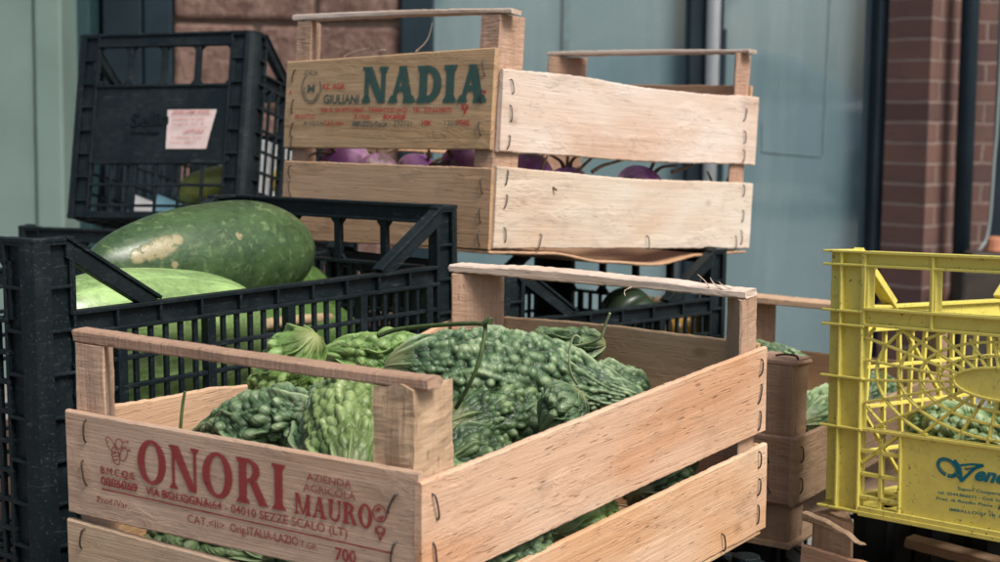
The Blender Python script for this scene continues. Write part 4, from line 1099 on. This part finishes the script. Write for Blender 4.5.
for lab, u, v, y, x, rad, ti, az in (
    ('round purple turnip with pale top at the left of the NADIA gap', 345, 163, .050, None, .030, 60, 0),
    ('dull purple turnip with dry leaf stubs, second along the NADIA gap', 378, 172, .060, None, .024, -30, 40),
    ('vivid purple turnip in the middle of the NADIA gap', 418, 176, .055, None, .027, 50, 90),
    ('yellowish white turnip at the right of the NADIA gap', 460, 164, .050, None, .022, 80, 10),
    ('long mauve turnip just behind the NADIA crate corner post', 528, 179, None, .275, .030, 85, 60),
    ('brown topped turnip in the near side gap of the NADIA crate', 568, 186, None, .270, .026, 10, 0),
    ('bright purple turnip in the middle of the side gap', 640, 189, None, .268, .032, 30, 120),
    ('dark turnip at the far end of the side gap', 712, 204, None, .265, .026, 40, 200)):
    p = NAp(u, v, x=x, y=y); turnip(lab, p, rad, ti, az)
tc = 0
for lab, x, y, z, rad in (('turnip in the second row of the NADIA crate, left', .08, .16, -.150, .034), ('turnip in the second row of the NADIA crate, centre', .15, .17, -.152, .034), ('turnip in the third row of the NADIA crate, left', .10, .30, -.155, .035), ('turnip in the third row of the NADIA crate, centre', .18, .30, -.155, .035), ('turnip in the back row of the NADIA crate', .15, .42, -.155, .035)):
    turnip(lab, Vector((x, y, z)), rad, 40+60*x, 300*y)
for lab, pts in (('thin dry stem poking out of the side gap toward the crate corner', [(672, 172), (690, 166), (702, 154), (711, 149)]),
                 ('thick curved brown stem in the middle of the side gap', [(592, 172), (602, 166), (612, 163), (623, 160)]),
                 ('short brown stem at the near end of the side gap', [(578, 172), (583, 166), (592, 158)]),
                 ('straight dry stem by the rear post of the NADIA crate', [(727, 183), (731, 172), (733, 158)])):
    stalk(lab, [M_NA @ (on_plane(M_NA, u, v, .300+.004*k, 0)) for k, (u, v) in enumerate(pts)], .0024, DRY, 'stem', .6, 'dry stems in the NADIA crate')

# greens inside the weathered crate and the yellow crate
def c2p(x, y, z): return M_C2 @ Vector((x, y, z))
for k, (lab, a, b, rad, mat) in enumerate((
    ('pale bitter melon heaped at the right inside the weathered crate', (.212, .10, -.008), (.205, .26, -.004), .028, BM_PALE),
    ('bitter melon peeking over the far end of the weathered crate', (.02, .36, .000), (.10, .40, .004), .018, BM_BLUE),
    ('bitter melon in the middle of the weathered crate', (.13, .12, -.01), (.12, .30, .01), .035, BM_BLUE),
    ('bitter melon at the back right of the weathered crate', (.20, .29, -.022), (.195, .42, -.022), .030, BM_DARK),
    ('bitter melon at the front left of the weathered crate', (.05, .08, -.01), (.05, .26, .0), .034, BM_DARK))):
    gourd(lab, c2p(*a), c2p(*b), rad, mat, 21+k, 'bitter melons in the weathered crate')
def yp(x, y, z): return M_YE @ Vector((x, y, z))
for k, (lab, a, b, rad, mat) in enumerate((
    ('pale bitter melon lying low along the front of the yellow crate', (.050, .055, -.150), (.190, .050, -.158), .028, BM_PALE),
    ('pale bitter melon leaning up behind the oval plate of the yellow crate', (.135, .075, -.160), (.195, .10, -.050), .032, BM_PALE),
    ('bitter melon at the bottom left inside the yellow crate', (.045, .06, -.190), (.17, .06, -.195), .026, BM_LIGHT),
    ('green bitter melon against the far wall of the yellow crate', (.08, .20, -.15), (.08, .32, -.12), .035, BM_BLUE),
    ('bitter melon at the centre of the yellow crate heap', (.16, .16, -.15), (.27, .17, -.12), .038, BM_PALE),
    ('bitter melon at the far right of the yellow crate', (.22, .07, -.16), (.31, .09, -.13), .034, BM_PALE))):
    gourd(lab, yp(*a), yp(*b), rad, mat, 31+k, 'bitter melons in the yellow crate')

# things inside the labelled crate
WHITE = simple('white_foam', (.78, .80, .80), .7, 0, .3, .06, 40, .0004)
def lap(x, y, z): return M_LA @ Vector((x, y, z))
m = MB(); m.box(0, .075, 0, .16, 0, .10)
for k in range(3): m.box(.005, .070, -.004, .002, .02+.028*k, .026+.028*k)
o = m.build('foam_box', WHITE, None, M_LA @ T((.185, .11, -.235)), .004); tag(o, 'white foam box seen through the lattice of the labelled crate', 'box')
melon('yellow green melon low in the labelled crate', lap(.15, .055, -.225), lap(.255, .06, -.20), .024, .028, gourd_skin('yellow_green_rind', (.22, .25, .05), (.34, .36, .09), .2), 9, scars=(), group='fruit in the labelled crate')
melon('dull yellow melon by the side lattice of the labelled crate', lap(.245, .12, -.20), lap(.25, .30, -.15), .026, .030, gourd_skin('yellow_rind', (.38, .25, .04), (.46, .33, .07), .1), 10, group='fruit in the labelled crate')
for lab, x, z, c in (('white folded paper bag at the bottom of the labelled crate', .085, -.262, (.75, .74, .72)), ('light blue folded paper at the bottom of the labelled crate', .125, -.262, (.20, .38, .46))):
    m = MB(); m.add([(0, 0, 0), (.045, .002, 0), (.050, .03, .002), (-.004, .03, 0), (.006, .004, .034), (.040, .006, .020), (.042, .024, .022), (.004, .024, .034)], [(3,2,1,0),(4,5,6,7),(0,1,5,4),(1,2,6,5),(2,3,7,6),(3,0,4,7)])
    tag(m.build('paper_bag', simple('paper_'+str(int(x*1000)), c, .8, 0, .2, .06, 30, .0006), None, M_LA @ T((x, .03, z)), .001), lab, 'bag')

# ================================================================== setting
def flat(name, x0, x1, y0, y1, z, mat, nx=1, ny=1, kind='structure'):
    vs = [(x0+(x1-x0)*i/nx, y0+(y1-y0)*j/ny, z) for j in range(ny+1) for i in range(nx+1)]
    fs = [(j*(nx+1)+i, j*(nx+1)+i+1, (j+1)*(nx+1)+i+1, (j+1)*(nx+1)+i) for j in range(ny) for i in range(nx)]
    me = bpy.data.meshes.new(name); me.from_pydata(vs, [], fs); me.update()
    return tag(link_mesh(name, me, mat), kind=kind)
flat('ground', -120, 120, -120, 60, -.125, simple('distant_ground', (.16, .155, .14), .9, 0, .2, .2, .5, 0))
def paving():
    n = N('paving_slabs'); v = n.coords(rand=False)
    b = n.n('ShaderNodeTexBrick'); n.l(v, b.inputs['Vector']); b.inputs['Scale'].default_value = 2.2
    b.inputs['Color1'].default_value = (.20, .19, .175, 1); b.inputs['Color2'].default_value = (.25, .24, .22, 1); b.inputs['Mortar'].default_value = (.08, .075, .07, 1); b.inputs['Mortar Size'].default_value = .012
    c = n.mix(n.math('MULTIPLY', n.noise(v, 9, 6, .7), .6), b.outputs[0], (.10, .095, .085)); n.set(c, .85, spec=.25); n.bump(n.noise(v, 60, 5), .002, .6); return n.m
m = MB(); m.box(-40, 40, -2.2, 12, -.13, 0); tag(m.build('pavement', paving(), None, None, .01), kind='structure')
flat('road', -60, 60, -9.5, -2.201, -.119, simple('asphalt', (.055, .055, .058), .85, 0, .3, .25, 30, .003))

DY = 4.4
def wx(u, Y=DY): return (u-500)/FPX*Y
def wz(v, Y=DY): return CZ+(114-v)/FPX*Y
TOP = 3.4
PAINT_DK = simple('dark_blue_paint', (.010, .021, .029), .55, 0, .22, .3, 6, .0006)
PAINT_TEAL = simple('dark_teal_paint', (.014, .036, .042), .5, 0, .4, .3, 6, .0006)
PAINT_GREEN = simple('pale_grey_green_paint', (.140, .200, .175), .55, 0, .35, .10, 5, .0008)
TIMBER = simple('dark_brown_timber', (.060, .030, .020), .6, 0, .3, .4, 12, .001)
CHROME = simple('brushed_metal', (.66, .71, .74), .38, .35, .5, .08, 4, 0)

def brick_mat():
    n = N('dark_red_brick'); v = n.coords(rand=False, out='UV')
    b = n.n('ShaderNodeTexBrick'); wv = n.n('ShaderNodeTexNoise'); n.l(v, wv.inputs['Vector']); wv.inputs['Scale'].default_value = 18; wm = n.n('ShaderNodeVectorMath', operation='SCALE'); n.l(wv.outputs['Color'], wm.inputs[0]); wm.inputs[3].default_value = .010; wa = n.n('ShaderNodeVectorMath', operation='ADD'); n.l(v, wa.inputs[0]); n.l(wm.outputs[0], wa.inputs[1]); n.l(wa.outputs[0], b.inputs['Vector']); b.inputs['Scale'].default_value = 1.0
    b.inputs['Brick Width'].default_value = .17; b.inputs['Row Height'].default_value = .055; b.inputs['Mortar Size'].default_value = .0045; b.inputs['Mortar Smooth'].default_value = .3
    b.inputs['Bias'].default_value = -.1; b.offset = .5
    b.inputs['Color1'].default_value = (.170, .088, .066, 1); b.inputs['Color2'].default_value = (.085, .046, .042, 1); b.inputs['Mortar'].default_value = (.26, .195, .165, 1)
    c = n.mix(n.math('MULTIPLY', n.noise(v, 26, 6, .7), .45), b.outputs[0], (.10, .07, .065))
    c = n.mix(n.math('MULTIPLY', n.ramp(n.noise(v, 7, 6, .7, .5), [(.45, 0.0), (.68, 1.0)]), .55), c, (.085, .062, .060))
    n.set(c, .85, spec=.2)
    n.bump(n.math('ADD', n.math('MULTIPLY', b.outputs['Fac'], -1.0), n.math('MULTIPLY', n.noise(v, 90, 5, .7), .5)), .006, .7); return n.m
BRICK = brick_mat()
def uv_box(name, x0, x1, y0, y1, z0, z1, mat, label, cat):
    m = MB(); m.box(x0, x1, y0, y1, z0, z1); o = m.build(name, mat); me = o.data; uv = me.uv_layers.new()
    for p in me.polygons:
        n = p.normal
        for li in p.loop_indices:
            c = me.vertices[me.loops[li].vertex_index].co
            uv.data[li].uv = (c.y*.55+.004 if abs(n.x) > .5 else c.x+.03, c.z)
    return tag(o, label, cat)
# brick pier: turned so that two of its faces show, as in the picture
pier = uv_box('brick_pier', 0, .165, 0, .130, -.02, TOP, BRICK, 'dark red brick pier at the right of the shop window', 'pier')
# turn it so the near edge sits between its two visible faces
pier.matrix_world = T((wx(924, DY-.14), DY-.14, 0)) @ Matrix.Rotation(R(45), 4, 'Z')
pr2 = uv_box('brick_wall', wx(1004), wx(1004)+3.0, DY+.30, DY+.6, -.02, TOP, BRICK, 'dark red brick wall beyond the pale cable', 'wall')
pr3 = uv_box('brick_wall', wx(948), wx(992), DY+.02, DY+.2, -.02, TOP, BRICK, 'narrow strip of dark brick behind the drainpipe', 'wall')
# the back filling of the dark recess
m = MB(); m.box(wx(985), wx(1100), DY+.22, DY+.28, -.02, TOP); tag(m.build('recess_panel', PAINT_DK, None, None), 'dark recess between the drainpipe strip and far brick wall', 'wall')
m = MB(); m.tube([(wx(962.5, 4.28), 4.28, -.02), (wx(961, 4.28), 4.28, 1.2), (wx(963, 4.28), 4.28, TOP)], .0235, 14)
dp = empty('drainpipe', T((wx(962), 4.28, 0)), 'dark round drainpipe in front of the brick', 'pipe')
dm = m.build('pipe', PAINT_DK, dp, T((-wx(962), -4.28, 0)), smooth=True)
m = MB()
for z in (.25, 1.35, 2.4): m.box(-.031, .031, -.030, .12, z-.012, z+.012)
m.build('bracket', PAINT_DK, dp, T((0, 0, 0)), .002)
m = MB(); m.tube(smooth_path([(wx(996, 4.35), 4.35, TOP), (wx(993.5, 4.35), 4.35, 1.02), (wx(991, 4.35), 4.35, .60), (wx(988.5, 4.35), 4.35, .42), (wx(980, 4.35), 4.34, .37), (wx(970, 4.35), 4.34, .33), (wx(966, 4.35), 4.34, .20)], 6), .0042, 8)
tag(m.build('cable', simple('pale_cable', (.24, .29, .29), .5, 0, .4, .1, 8, 0), smooth=True), 'pale cable hanging down the dark recess', 'cable')
# low brown meter box with rounded top
m = MB(); m.prism([(-.075, -.06), (.22, -.06), (.22, .06), (-.075, .06)], 0, .335); m.prism([(-.05, -.045), (.20, -.045), (.20, .045), (-.05, .045)], .335, .375)
mb = m.build('meter_box', simple('dark_brown_box', (.040, .032, .026), .6, 0, .3, .3, 20, .001), None, T((wx(986, 4.2), 4.2, 0)), .012); tag(mb, 'dark brown box standing at the foot of the brick', 'box')
m = MB(); m.tube([(0, 0, 0), (0, 0, .012), (0, 0, .030), (0, 0, .038)], .028, 12, .6)
tag(m.build('clay_pot', simple('terracotta', (.42, .17, .09), .7, 0, .3, .2, 30, .0005), None, T((wx(996, 4.2), 4.2, .3755)), .003), 'small orange clay pot on top of the brown box', 'pot')

# stone wall section
def stone_mat():
    n = N('brown_sandstone'); v = n.coords(rand=False)
    a = n.noise(v, 5, 6, .65, .4); b = n.noise(v, 34, 6, .7, .3)
    c = n.mix(n.ramp(a, [(.32, 0.0), (.68, 1.0)]), (.080, .044, .036), (.175, .106, .085)); c = n.mix(n.math('MULTIPLY', n.ramp(b, [(.42, 0.0), (.66, 1.0)]), .6), c, (.28, .19, .155)); c = n.mix(n.math('MULTIPLY', n.ramp(n.noise(v, 12, 5, .7), [(.55, 0.0), (.68, 1.0)]), .6), c, (.055, .036, .034))
    n.set(c, .9, spec=.15); n.bump(n.math('ADD', a, n.math('MULTIPLY', b, .6)), .016, .9); return n.m
STONE = stone_mat(); MORTAR = simple('lime_mortar', (.25, .185, .145), .95, 0, .1, .2, 30, .002)
sw = empty('stone_wall', T((wx(290), DY, 0)), 'rough brown sandstone block wall between the dark frames', 'wall')
m = MB(); m.box(wx(170)-wx(290), wx(404)-wx(290), .012, .3, -.02, TOP); m.build('mortar_bed', MORTAR, sw)
m = MB(); r_ = random.Random(3); z = -.02; row = 0; x0, x1 = wx(172)-wx(290), wx(402)-wx(290)
while z < TOP-.05:
    h = (.245, .20, .29)[row % 3]; cut = (.36, .62, .25)[row % 3]; xs = [x0, x0+(x1-x0)*cut, x1]
    if row % 3 == 2: xs = [x0, x0+(x1-x0)*.30, x0+(x1-x0)*.74, x1]
    for a, b in zip(xs[:-1], xs[1:]):
        j = lambda: r_.uniform(-.006, .006)
        p = [(a+.006+j(), z+.006+j()), (b-.006+j(), z+.006+j()), (b-.006+j(), z+h-.006+j()), (a+.006+j(), z+h-.006+j())]
        y0 = r_.uniform(-.022, .0)
        m.add([(x, y0, zz) for x, zz in p]+[(x, .05, zz) for x, zz in p], [(0,1,2,3),(7,6,5,4),(1,0,4,5),(2,1,5,6),(3,2,6,7),(0,3,7,4)])
    z += h; row += 1
m.build('stone_blocks', STONE, sw, None, .012)

# left: green post, teal strip, timber, blue-black pilaster
gp = empty('door_post', T((wx(30, 4.15), 4.15, 0)), 'pale grey-green painted post with a vertical seam, at the left edge', 'post')
m = MB(); m.box(-.60, wx(34, 4.15)-wx(30, 4.15), .012, .25, -.02, wz(3, 4.15)); m.box(-.62, wx(36, 4.15)-wx(30, 4.15), .004, .25, wz(3, 4.15), wz(-3, 4.15)); m.box(-.60, wx(34, 4.15)-wx(30, 4.15), .012, .25, wz(-3, 4.15), TOP); m.build('panel', PAINT_GREEN, gp, None, .006)
m = MB(); m.box(wx(35, 4.15)-wx(30, 4.15), wx(63, 4.15)-wx(30, 4.15), 0, .25, -.02, TOP); m.build('edge_board', PAINT_GREEN, gp, None, .008)
m = MB(); m.box(wx(62, 4.3), wx(91, 4.3), 4.30, 4.5, -.02, TOP); tag(m.build('side_strip', PAINT_TEAL, None, None, .004), 'dark teal strip beside the pale green post', 'trim')
m = MB(); m.box(wx(88, DY+.1), wx(109, DY+.1), DY+.1, DY+.3, -.02, TOP); tag(m.build('timber_jamb', TIMBER, None, None, .004), 'dark brown timber jamb seen above the labelled crate', 'jamb')
bp = empty('pilaster', T((wx(140), DY, 0)), 'blue-black painted pilaster with a vertical groove', 'pilaster')
m = MB(); m.box(wx(105)-wx(140), wx(144)-wx(140), -.02, .3, -.02, TOP); m.build('board', PAINT_DK, bp, None, .006)
m = MB(); m.box(wx(145.5)-wx(140), wx(174)-wx(140), -.02, .3, -.02, TOP); m.build('board', PAINT_DK, bp, None, .006)

# shop window
def pane_mat():
    n = N('tinted_pane'); v = n.coords(rand=False)
    a = n.noise(v, 2.2, 5, .6, .4); b = n.noise(v, 30, 5, .7)
    c = n.mix(n.ramp(a, [(.3, 0.0), (.7, 1.0)]), (.105, .172, .188), (.135, .208, .222))
    c = n.mix(n.math('MULTIPLY', n.ramp(b, [(.55, 0.0), (.75, 1.0)]), .12), c, (.32, .38, .38))
    ms = n.n('ShaderNodeMapping'); ms.inputs['Scale'].default_value = (9, 9, .8); n.l(v, ms.inputs[0]); sk = n.ramp(n.noise(ms.outputs[0], 1.0, 5, .65), [(.48, 0.0), (.75, 1.0)]); c = n.mix(n.math('MULTIPLY', sk, .35), c, (.27, .33, .33))
    n.set(c, .75, spec=.2); n.b.inputs['Coat Weight'].default_value = 1.0; n.b.inputs['Coat Roughness'].default_value = .035; n.b.inputs['Coat IOR'].default_value = 2.0
    return n.m
PANE = pane_mat()
win = empty('shop_window', T((wx(640), DY, 0)), 'large grey-teal frosted shop window with dark frame and bright mullion', 'window')
def wl(u): return wx(u)-wx(640)
m = MB(); m.box(wl(399), wl(431), -.03, .2, -.02, TOP); m.build('frame', PAINT_DK, win, None, .006)
m = MB(); m.box(wl(868), wl(896), -.03, .2, -.02, TOP); m.build('frame', PAINT_DK, win, None, .006)
m = MB(); m.box(wl(429), wl(690), .05, .065, .0, TOP); m.build('pane', PANE, win)
m = MB(); m.box(wl(716), wl(870), .05, .065, .0, TOP); m.build('pane', PANE, win)
m = MB(); m.box(wl(684), wl(700), -.01, .12, -.02, TOP); m.build('mullion', PAINT_DK, win, None, .004)
m = MB(); m.tube([(wl(707), -.02, -.02), (wl(707), -.02, 2), (wl(707), -.02, TOP)], .019, 14); m.build('metal_bar', CHROME, win, smooth=True)
m = MB(); m.box(wl(713.5), wl(721), -.01, .12, -.02, wz(28)); m.box(wl(713.5), wl(718), -.01, .12, wz(28), TOP); m.build('mullion', PAINT_DK, win, None, .003)
m = MB(); m.box(wl(560), wl(566), .040, .049, -.0, TOP); m.build('seal_strip', simple('grey_green_seal', (.13, .19, .19), .6), win)
m = MB()
for p, q in (((wl(826), wz(-30)), (wl(824), wz(150))), ((wl(762), wz(149)), (wl(822), wz(153))), ((wl(762), wz(120)), (wl(763), wz(149)))): m.bar(p, q, .003, .0475, .0495)
m.build('film_edge', simple('grey_film_edge', (.13, .19, .195), .6), win)
m = MB(); m.box(-2.4, 4.5, DY+.62, DY+.8, -.02, TOP+.6); m.box(-4.5, 6, DY+.05, DY+.9, TOP, TOP+3.0); tag(m.build('shop_facade', STONE, None, None), 'brown stone front of the shop above the window', 'facade')

# low bench behind the front row
zb_ = .72-.375
be = empty('display_bench', M_ME @ T((0, 0, -H_ME)), 'low dark bench carrying the black crates', 'bench')
base_z = (M_ME @ Vector((0, 0, -H_ME))).z
be.matrix_world = T(((M_ME @ Vector((.26, .17, 0))).x, (M_ME @ Vector((.26, .17, 0))).y, 0)) @ RZ(51.6)
m = MB(); m.box(-.30, 1.0, -.19, .75, base_z-.045, base_z-.012); m.build('bench_top', TIMBER, be, None, .003)
for x, y in ((-.27, -.16), (.95, -.16), (-.27, .70), (.95, .70)):
    m = MB(); m.box(x-.025, x+.025, y-.025, y+.025, 0, base_z-.045); m.build('leg', TIMBER, be, None, .002)

# across the street: the parked car and trees that the window mirrors
CARP = simple('white_paint', (.82, .83, .83), .25, .0, .5, .03, 2, 0); CGL = simple('car_glass', (.02, .028, .03), .08, 0, .5, .1, 2, 0); TYRE = simple('tyre_rubber', (.02, .02, .02), .8)
car = empty('parked_car', T((2.1, -6.2, -.119)) @ RZ(4), 'white car parked across the street, mirrored in the shop window', 'car')
def loft(secs, name, mat, par):
    m = MB(); n = len(secs[0])
    for s in secs: m.v += s
    for i in range(len(secs)-1):
        for k in range(n): m.f.append((i*n+k, i*n+(k+1) % n, (i+1)*n+(k+1) % n, (i+1)*n+k))
    m.f += [tuple(range(n-1, -1, -1)), tuple(range((len(secs)-1)*n, len(secs)*n))]
    return m.build(name, mat, par, None, .05)
prof = [(-2.1, .35, .62), (-2.0, .28, .88), (-1.2, .26, .95), (0, .26, .96), (1.1, .26, .94), (1.9, .28, .80), (2.1, .35, .6)]
loft([[(x, -.82, lo), (x, .82, lo), (x, .86, (lo+hi)/2), (x, .78, hi), (x, -.78, hi), (x, -.86, (lo+hi)/2)] for x, lo, hi in prof], 'body', CARP, car)
loft([[(x, -w, .94), (x, w, .94), (x, w-.12, h), (x, -w+.12, h)] for x, w, h in ((-1.75, .72, .97), (-1.2, .76, 1.38), (-.3, .76, 1.47), (.5, .76, 1.40), (1.2, .74, .97))], 'cabin', CARP, car)
for s in (-1, 1):
    for pts in ([(-1.35, 1.0), (-1.05, 1.33), (-.38, 1.40), (-.38, 1.0)], [(-.28, 1.0), (-.28, 1.40), (.38, 1.34), (.90, 1.0)]):
        m = MB(); c = [(x, s*(.775-.12*(z-.94)/.46), z) for x, z in pts]; m.add(c+[(x, y+s*.012, z) for x, y, z in c], [(0,1,2,3),(7,6,5,4),(1,0,4,5),(2,1,5,6),(3,2,6,7),(0,3,7,4)]); m.build('side_window', CGL, car)
    for x in (-1.3, 1.3):
        m = MB(); m.tube([(x, s*.66, .31), (x, s*.70, .31), (x, s*.84, .31), (x, s*.86, .31)], .31, 24); w_ = m.build('wheel', TYRE, car)
        m = MB(); m.tube([(x, s*.855, .31), (x, s*.872, .31)], .20, 20); m.build('rim', CHROME, w_)
    m = MB(); m.box(-2.09, -2.03, s*.60-.14, s*.60+.14, .66, .78); m.build('tail_light', simple('red_lens', (.3, .02, .02), .2), car)
    m = MB(); m.box(2.03, 2.09, s*.58-.15, s*.58+.15, .58, .70); m.build('headlight', simple('clear_lens', (.6, .62, .64), .1), car)
LEAF = simple('tree_leaves', (.050, .085, .030), .6, 0, .3, .4, 3, 0); BARK = simple('tree_bark', (.09, .07, .05), .9, 0, .2, .3, 20, .01)
def tree(x, y, h, seed, lab):
    rs = random.Random(seed); r = empty('street_tree', T((x, y, -.125)), lab, 'tree', 'trees across the street')
    m = MB(); m.tube([(0, 0, 0), (.05, 0, h*.25), (-.03, .05, h*.5), (.05, 0, h*.8)], .17, 9, .3)
    for k in range(6):
        a = k*1.05; m.tube([(0, 0, h*(.3+.05*k)), (math.cos(a)*h*.15, math.sin(a)*h*.15, h*(.45+.05*k)), (math.cos(a)*h*.28, math.sin(a)*h*.28, h*(.55+.06*k))], .06, 6, .3)
    m.build('trunk', BARK, r)
    m = MB(); cl = [(rs.gauss(0, h*.17), rs.gauss(0, h*.17), h*rs.uniform(.4, 1.0), h*rs.uniform(.07, .15)) for _ in range(26)]
    for cx, cy, cz, cr in cl:
        for _ in range(90):
            d = Vector((rs.gauss(0, 1), rs.gauss(0, 1), rs.gauss(0, 1))).normalized()*cr*rs.uniform(.5, 1.05); p = Vector((cx, cy, cz))+d; s = rs.uniform(.07, .15)
            u = Vector((rs.gauss(0, 1), rs.gauss(0, 1), rs.gauss(0, 1))).normalized()*s; w = u.cross(Vector((rs.gauss(0, 1), rs.gauss(0, 1), 1))).normalized()*s*.6
            m.poly([tuple(p-u), tuple(p+w), tuple(p+u), tuple(p-w)])
    m.build('crown', LEAF, r)
tree(-3.2, -13, 6.0, 1, 'broad tree left of the car, mirrored in the glass'); tree(3.0, -14, 7.5, 2, 'tall tree behind the white car, mirrored in the glass'); tree(7.5, -13, 5.5, 3, 'small tree right of the white car, mirrored in the glass')

# ================================================================== light, camera
w = bpy.data.worlds.new('World'); scene.world = w; w.use_nodes = True
nt = w.node_tree; bg = nt.nodes['Background']; sky = nt.nodes.new('ShaderNodeTexSky'); sky.sky_type = 'NISHITA'; sky.sun_disc = False
SUN_EL, SUN_AZ = 52, 140            # azimuth clockwise from +Y
sky.sun_elevation = R(SUN_EL); sky.sun_rotation = R(SUN_AZ); sky.air_density = 1.0; sky.dust_density = 4.0; sky.ozone_density = 1.0
nt.links.new(sky.outputs[0], bg.inputs[0]); bg.inputs[1].default_value = .078
sl = bpy.data.lights.new('sun', 'SUN'); sl.energy = 2.3; sl.angle = R(20); sl.color = (1, .965, .92)
so = bpy.data.objects.new('sun', sl); COL.objects.link(so)
sd_ = Vector((math.sin(R(SUN_AZ))*math.cos(R(SUN_EL)), math.cos(R(SUN_AZ))*math.cos(R(SUN_EL)), math.sin(R(SUN_EL))))
so.rotation_euler = sd_.to_track_quat('Z', 'Y').to_euler(); so.location = sd_*20

cam = bpy.data.cameras.new('camera'); co = bpy.data.objects.new('camera', cam); COL.objects.link(co)
cam.sensor_width = 36; cam.lens = FPX/1000*36; cam.clip_start = .05; cam.clip_end = 500
mw = Matrix.Identity(4)
for i in range(3):
    mw[i][0] = MCW[i][0]; mw[i][1] = -MCW[i][1]; mw[i][2] = -MCW[i][2]
mw.translation = CAM; co.matrix_world = mw; scene.camera = co
cam.dof.use_dof = True; cam.dof.focus_distance = 1.22; cam.dof.aperture_fstop = 13

vs_ = scene.view_settings; vs_.view_transform = 'Standard'; vs_.look = 'None'; vs_.exposure = 0.88; vs_.gamma = 1.0; vs_.use_curve_mapping = False
scene.cycles.use_denoising = True
scene.cycles.max_bounces = 8
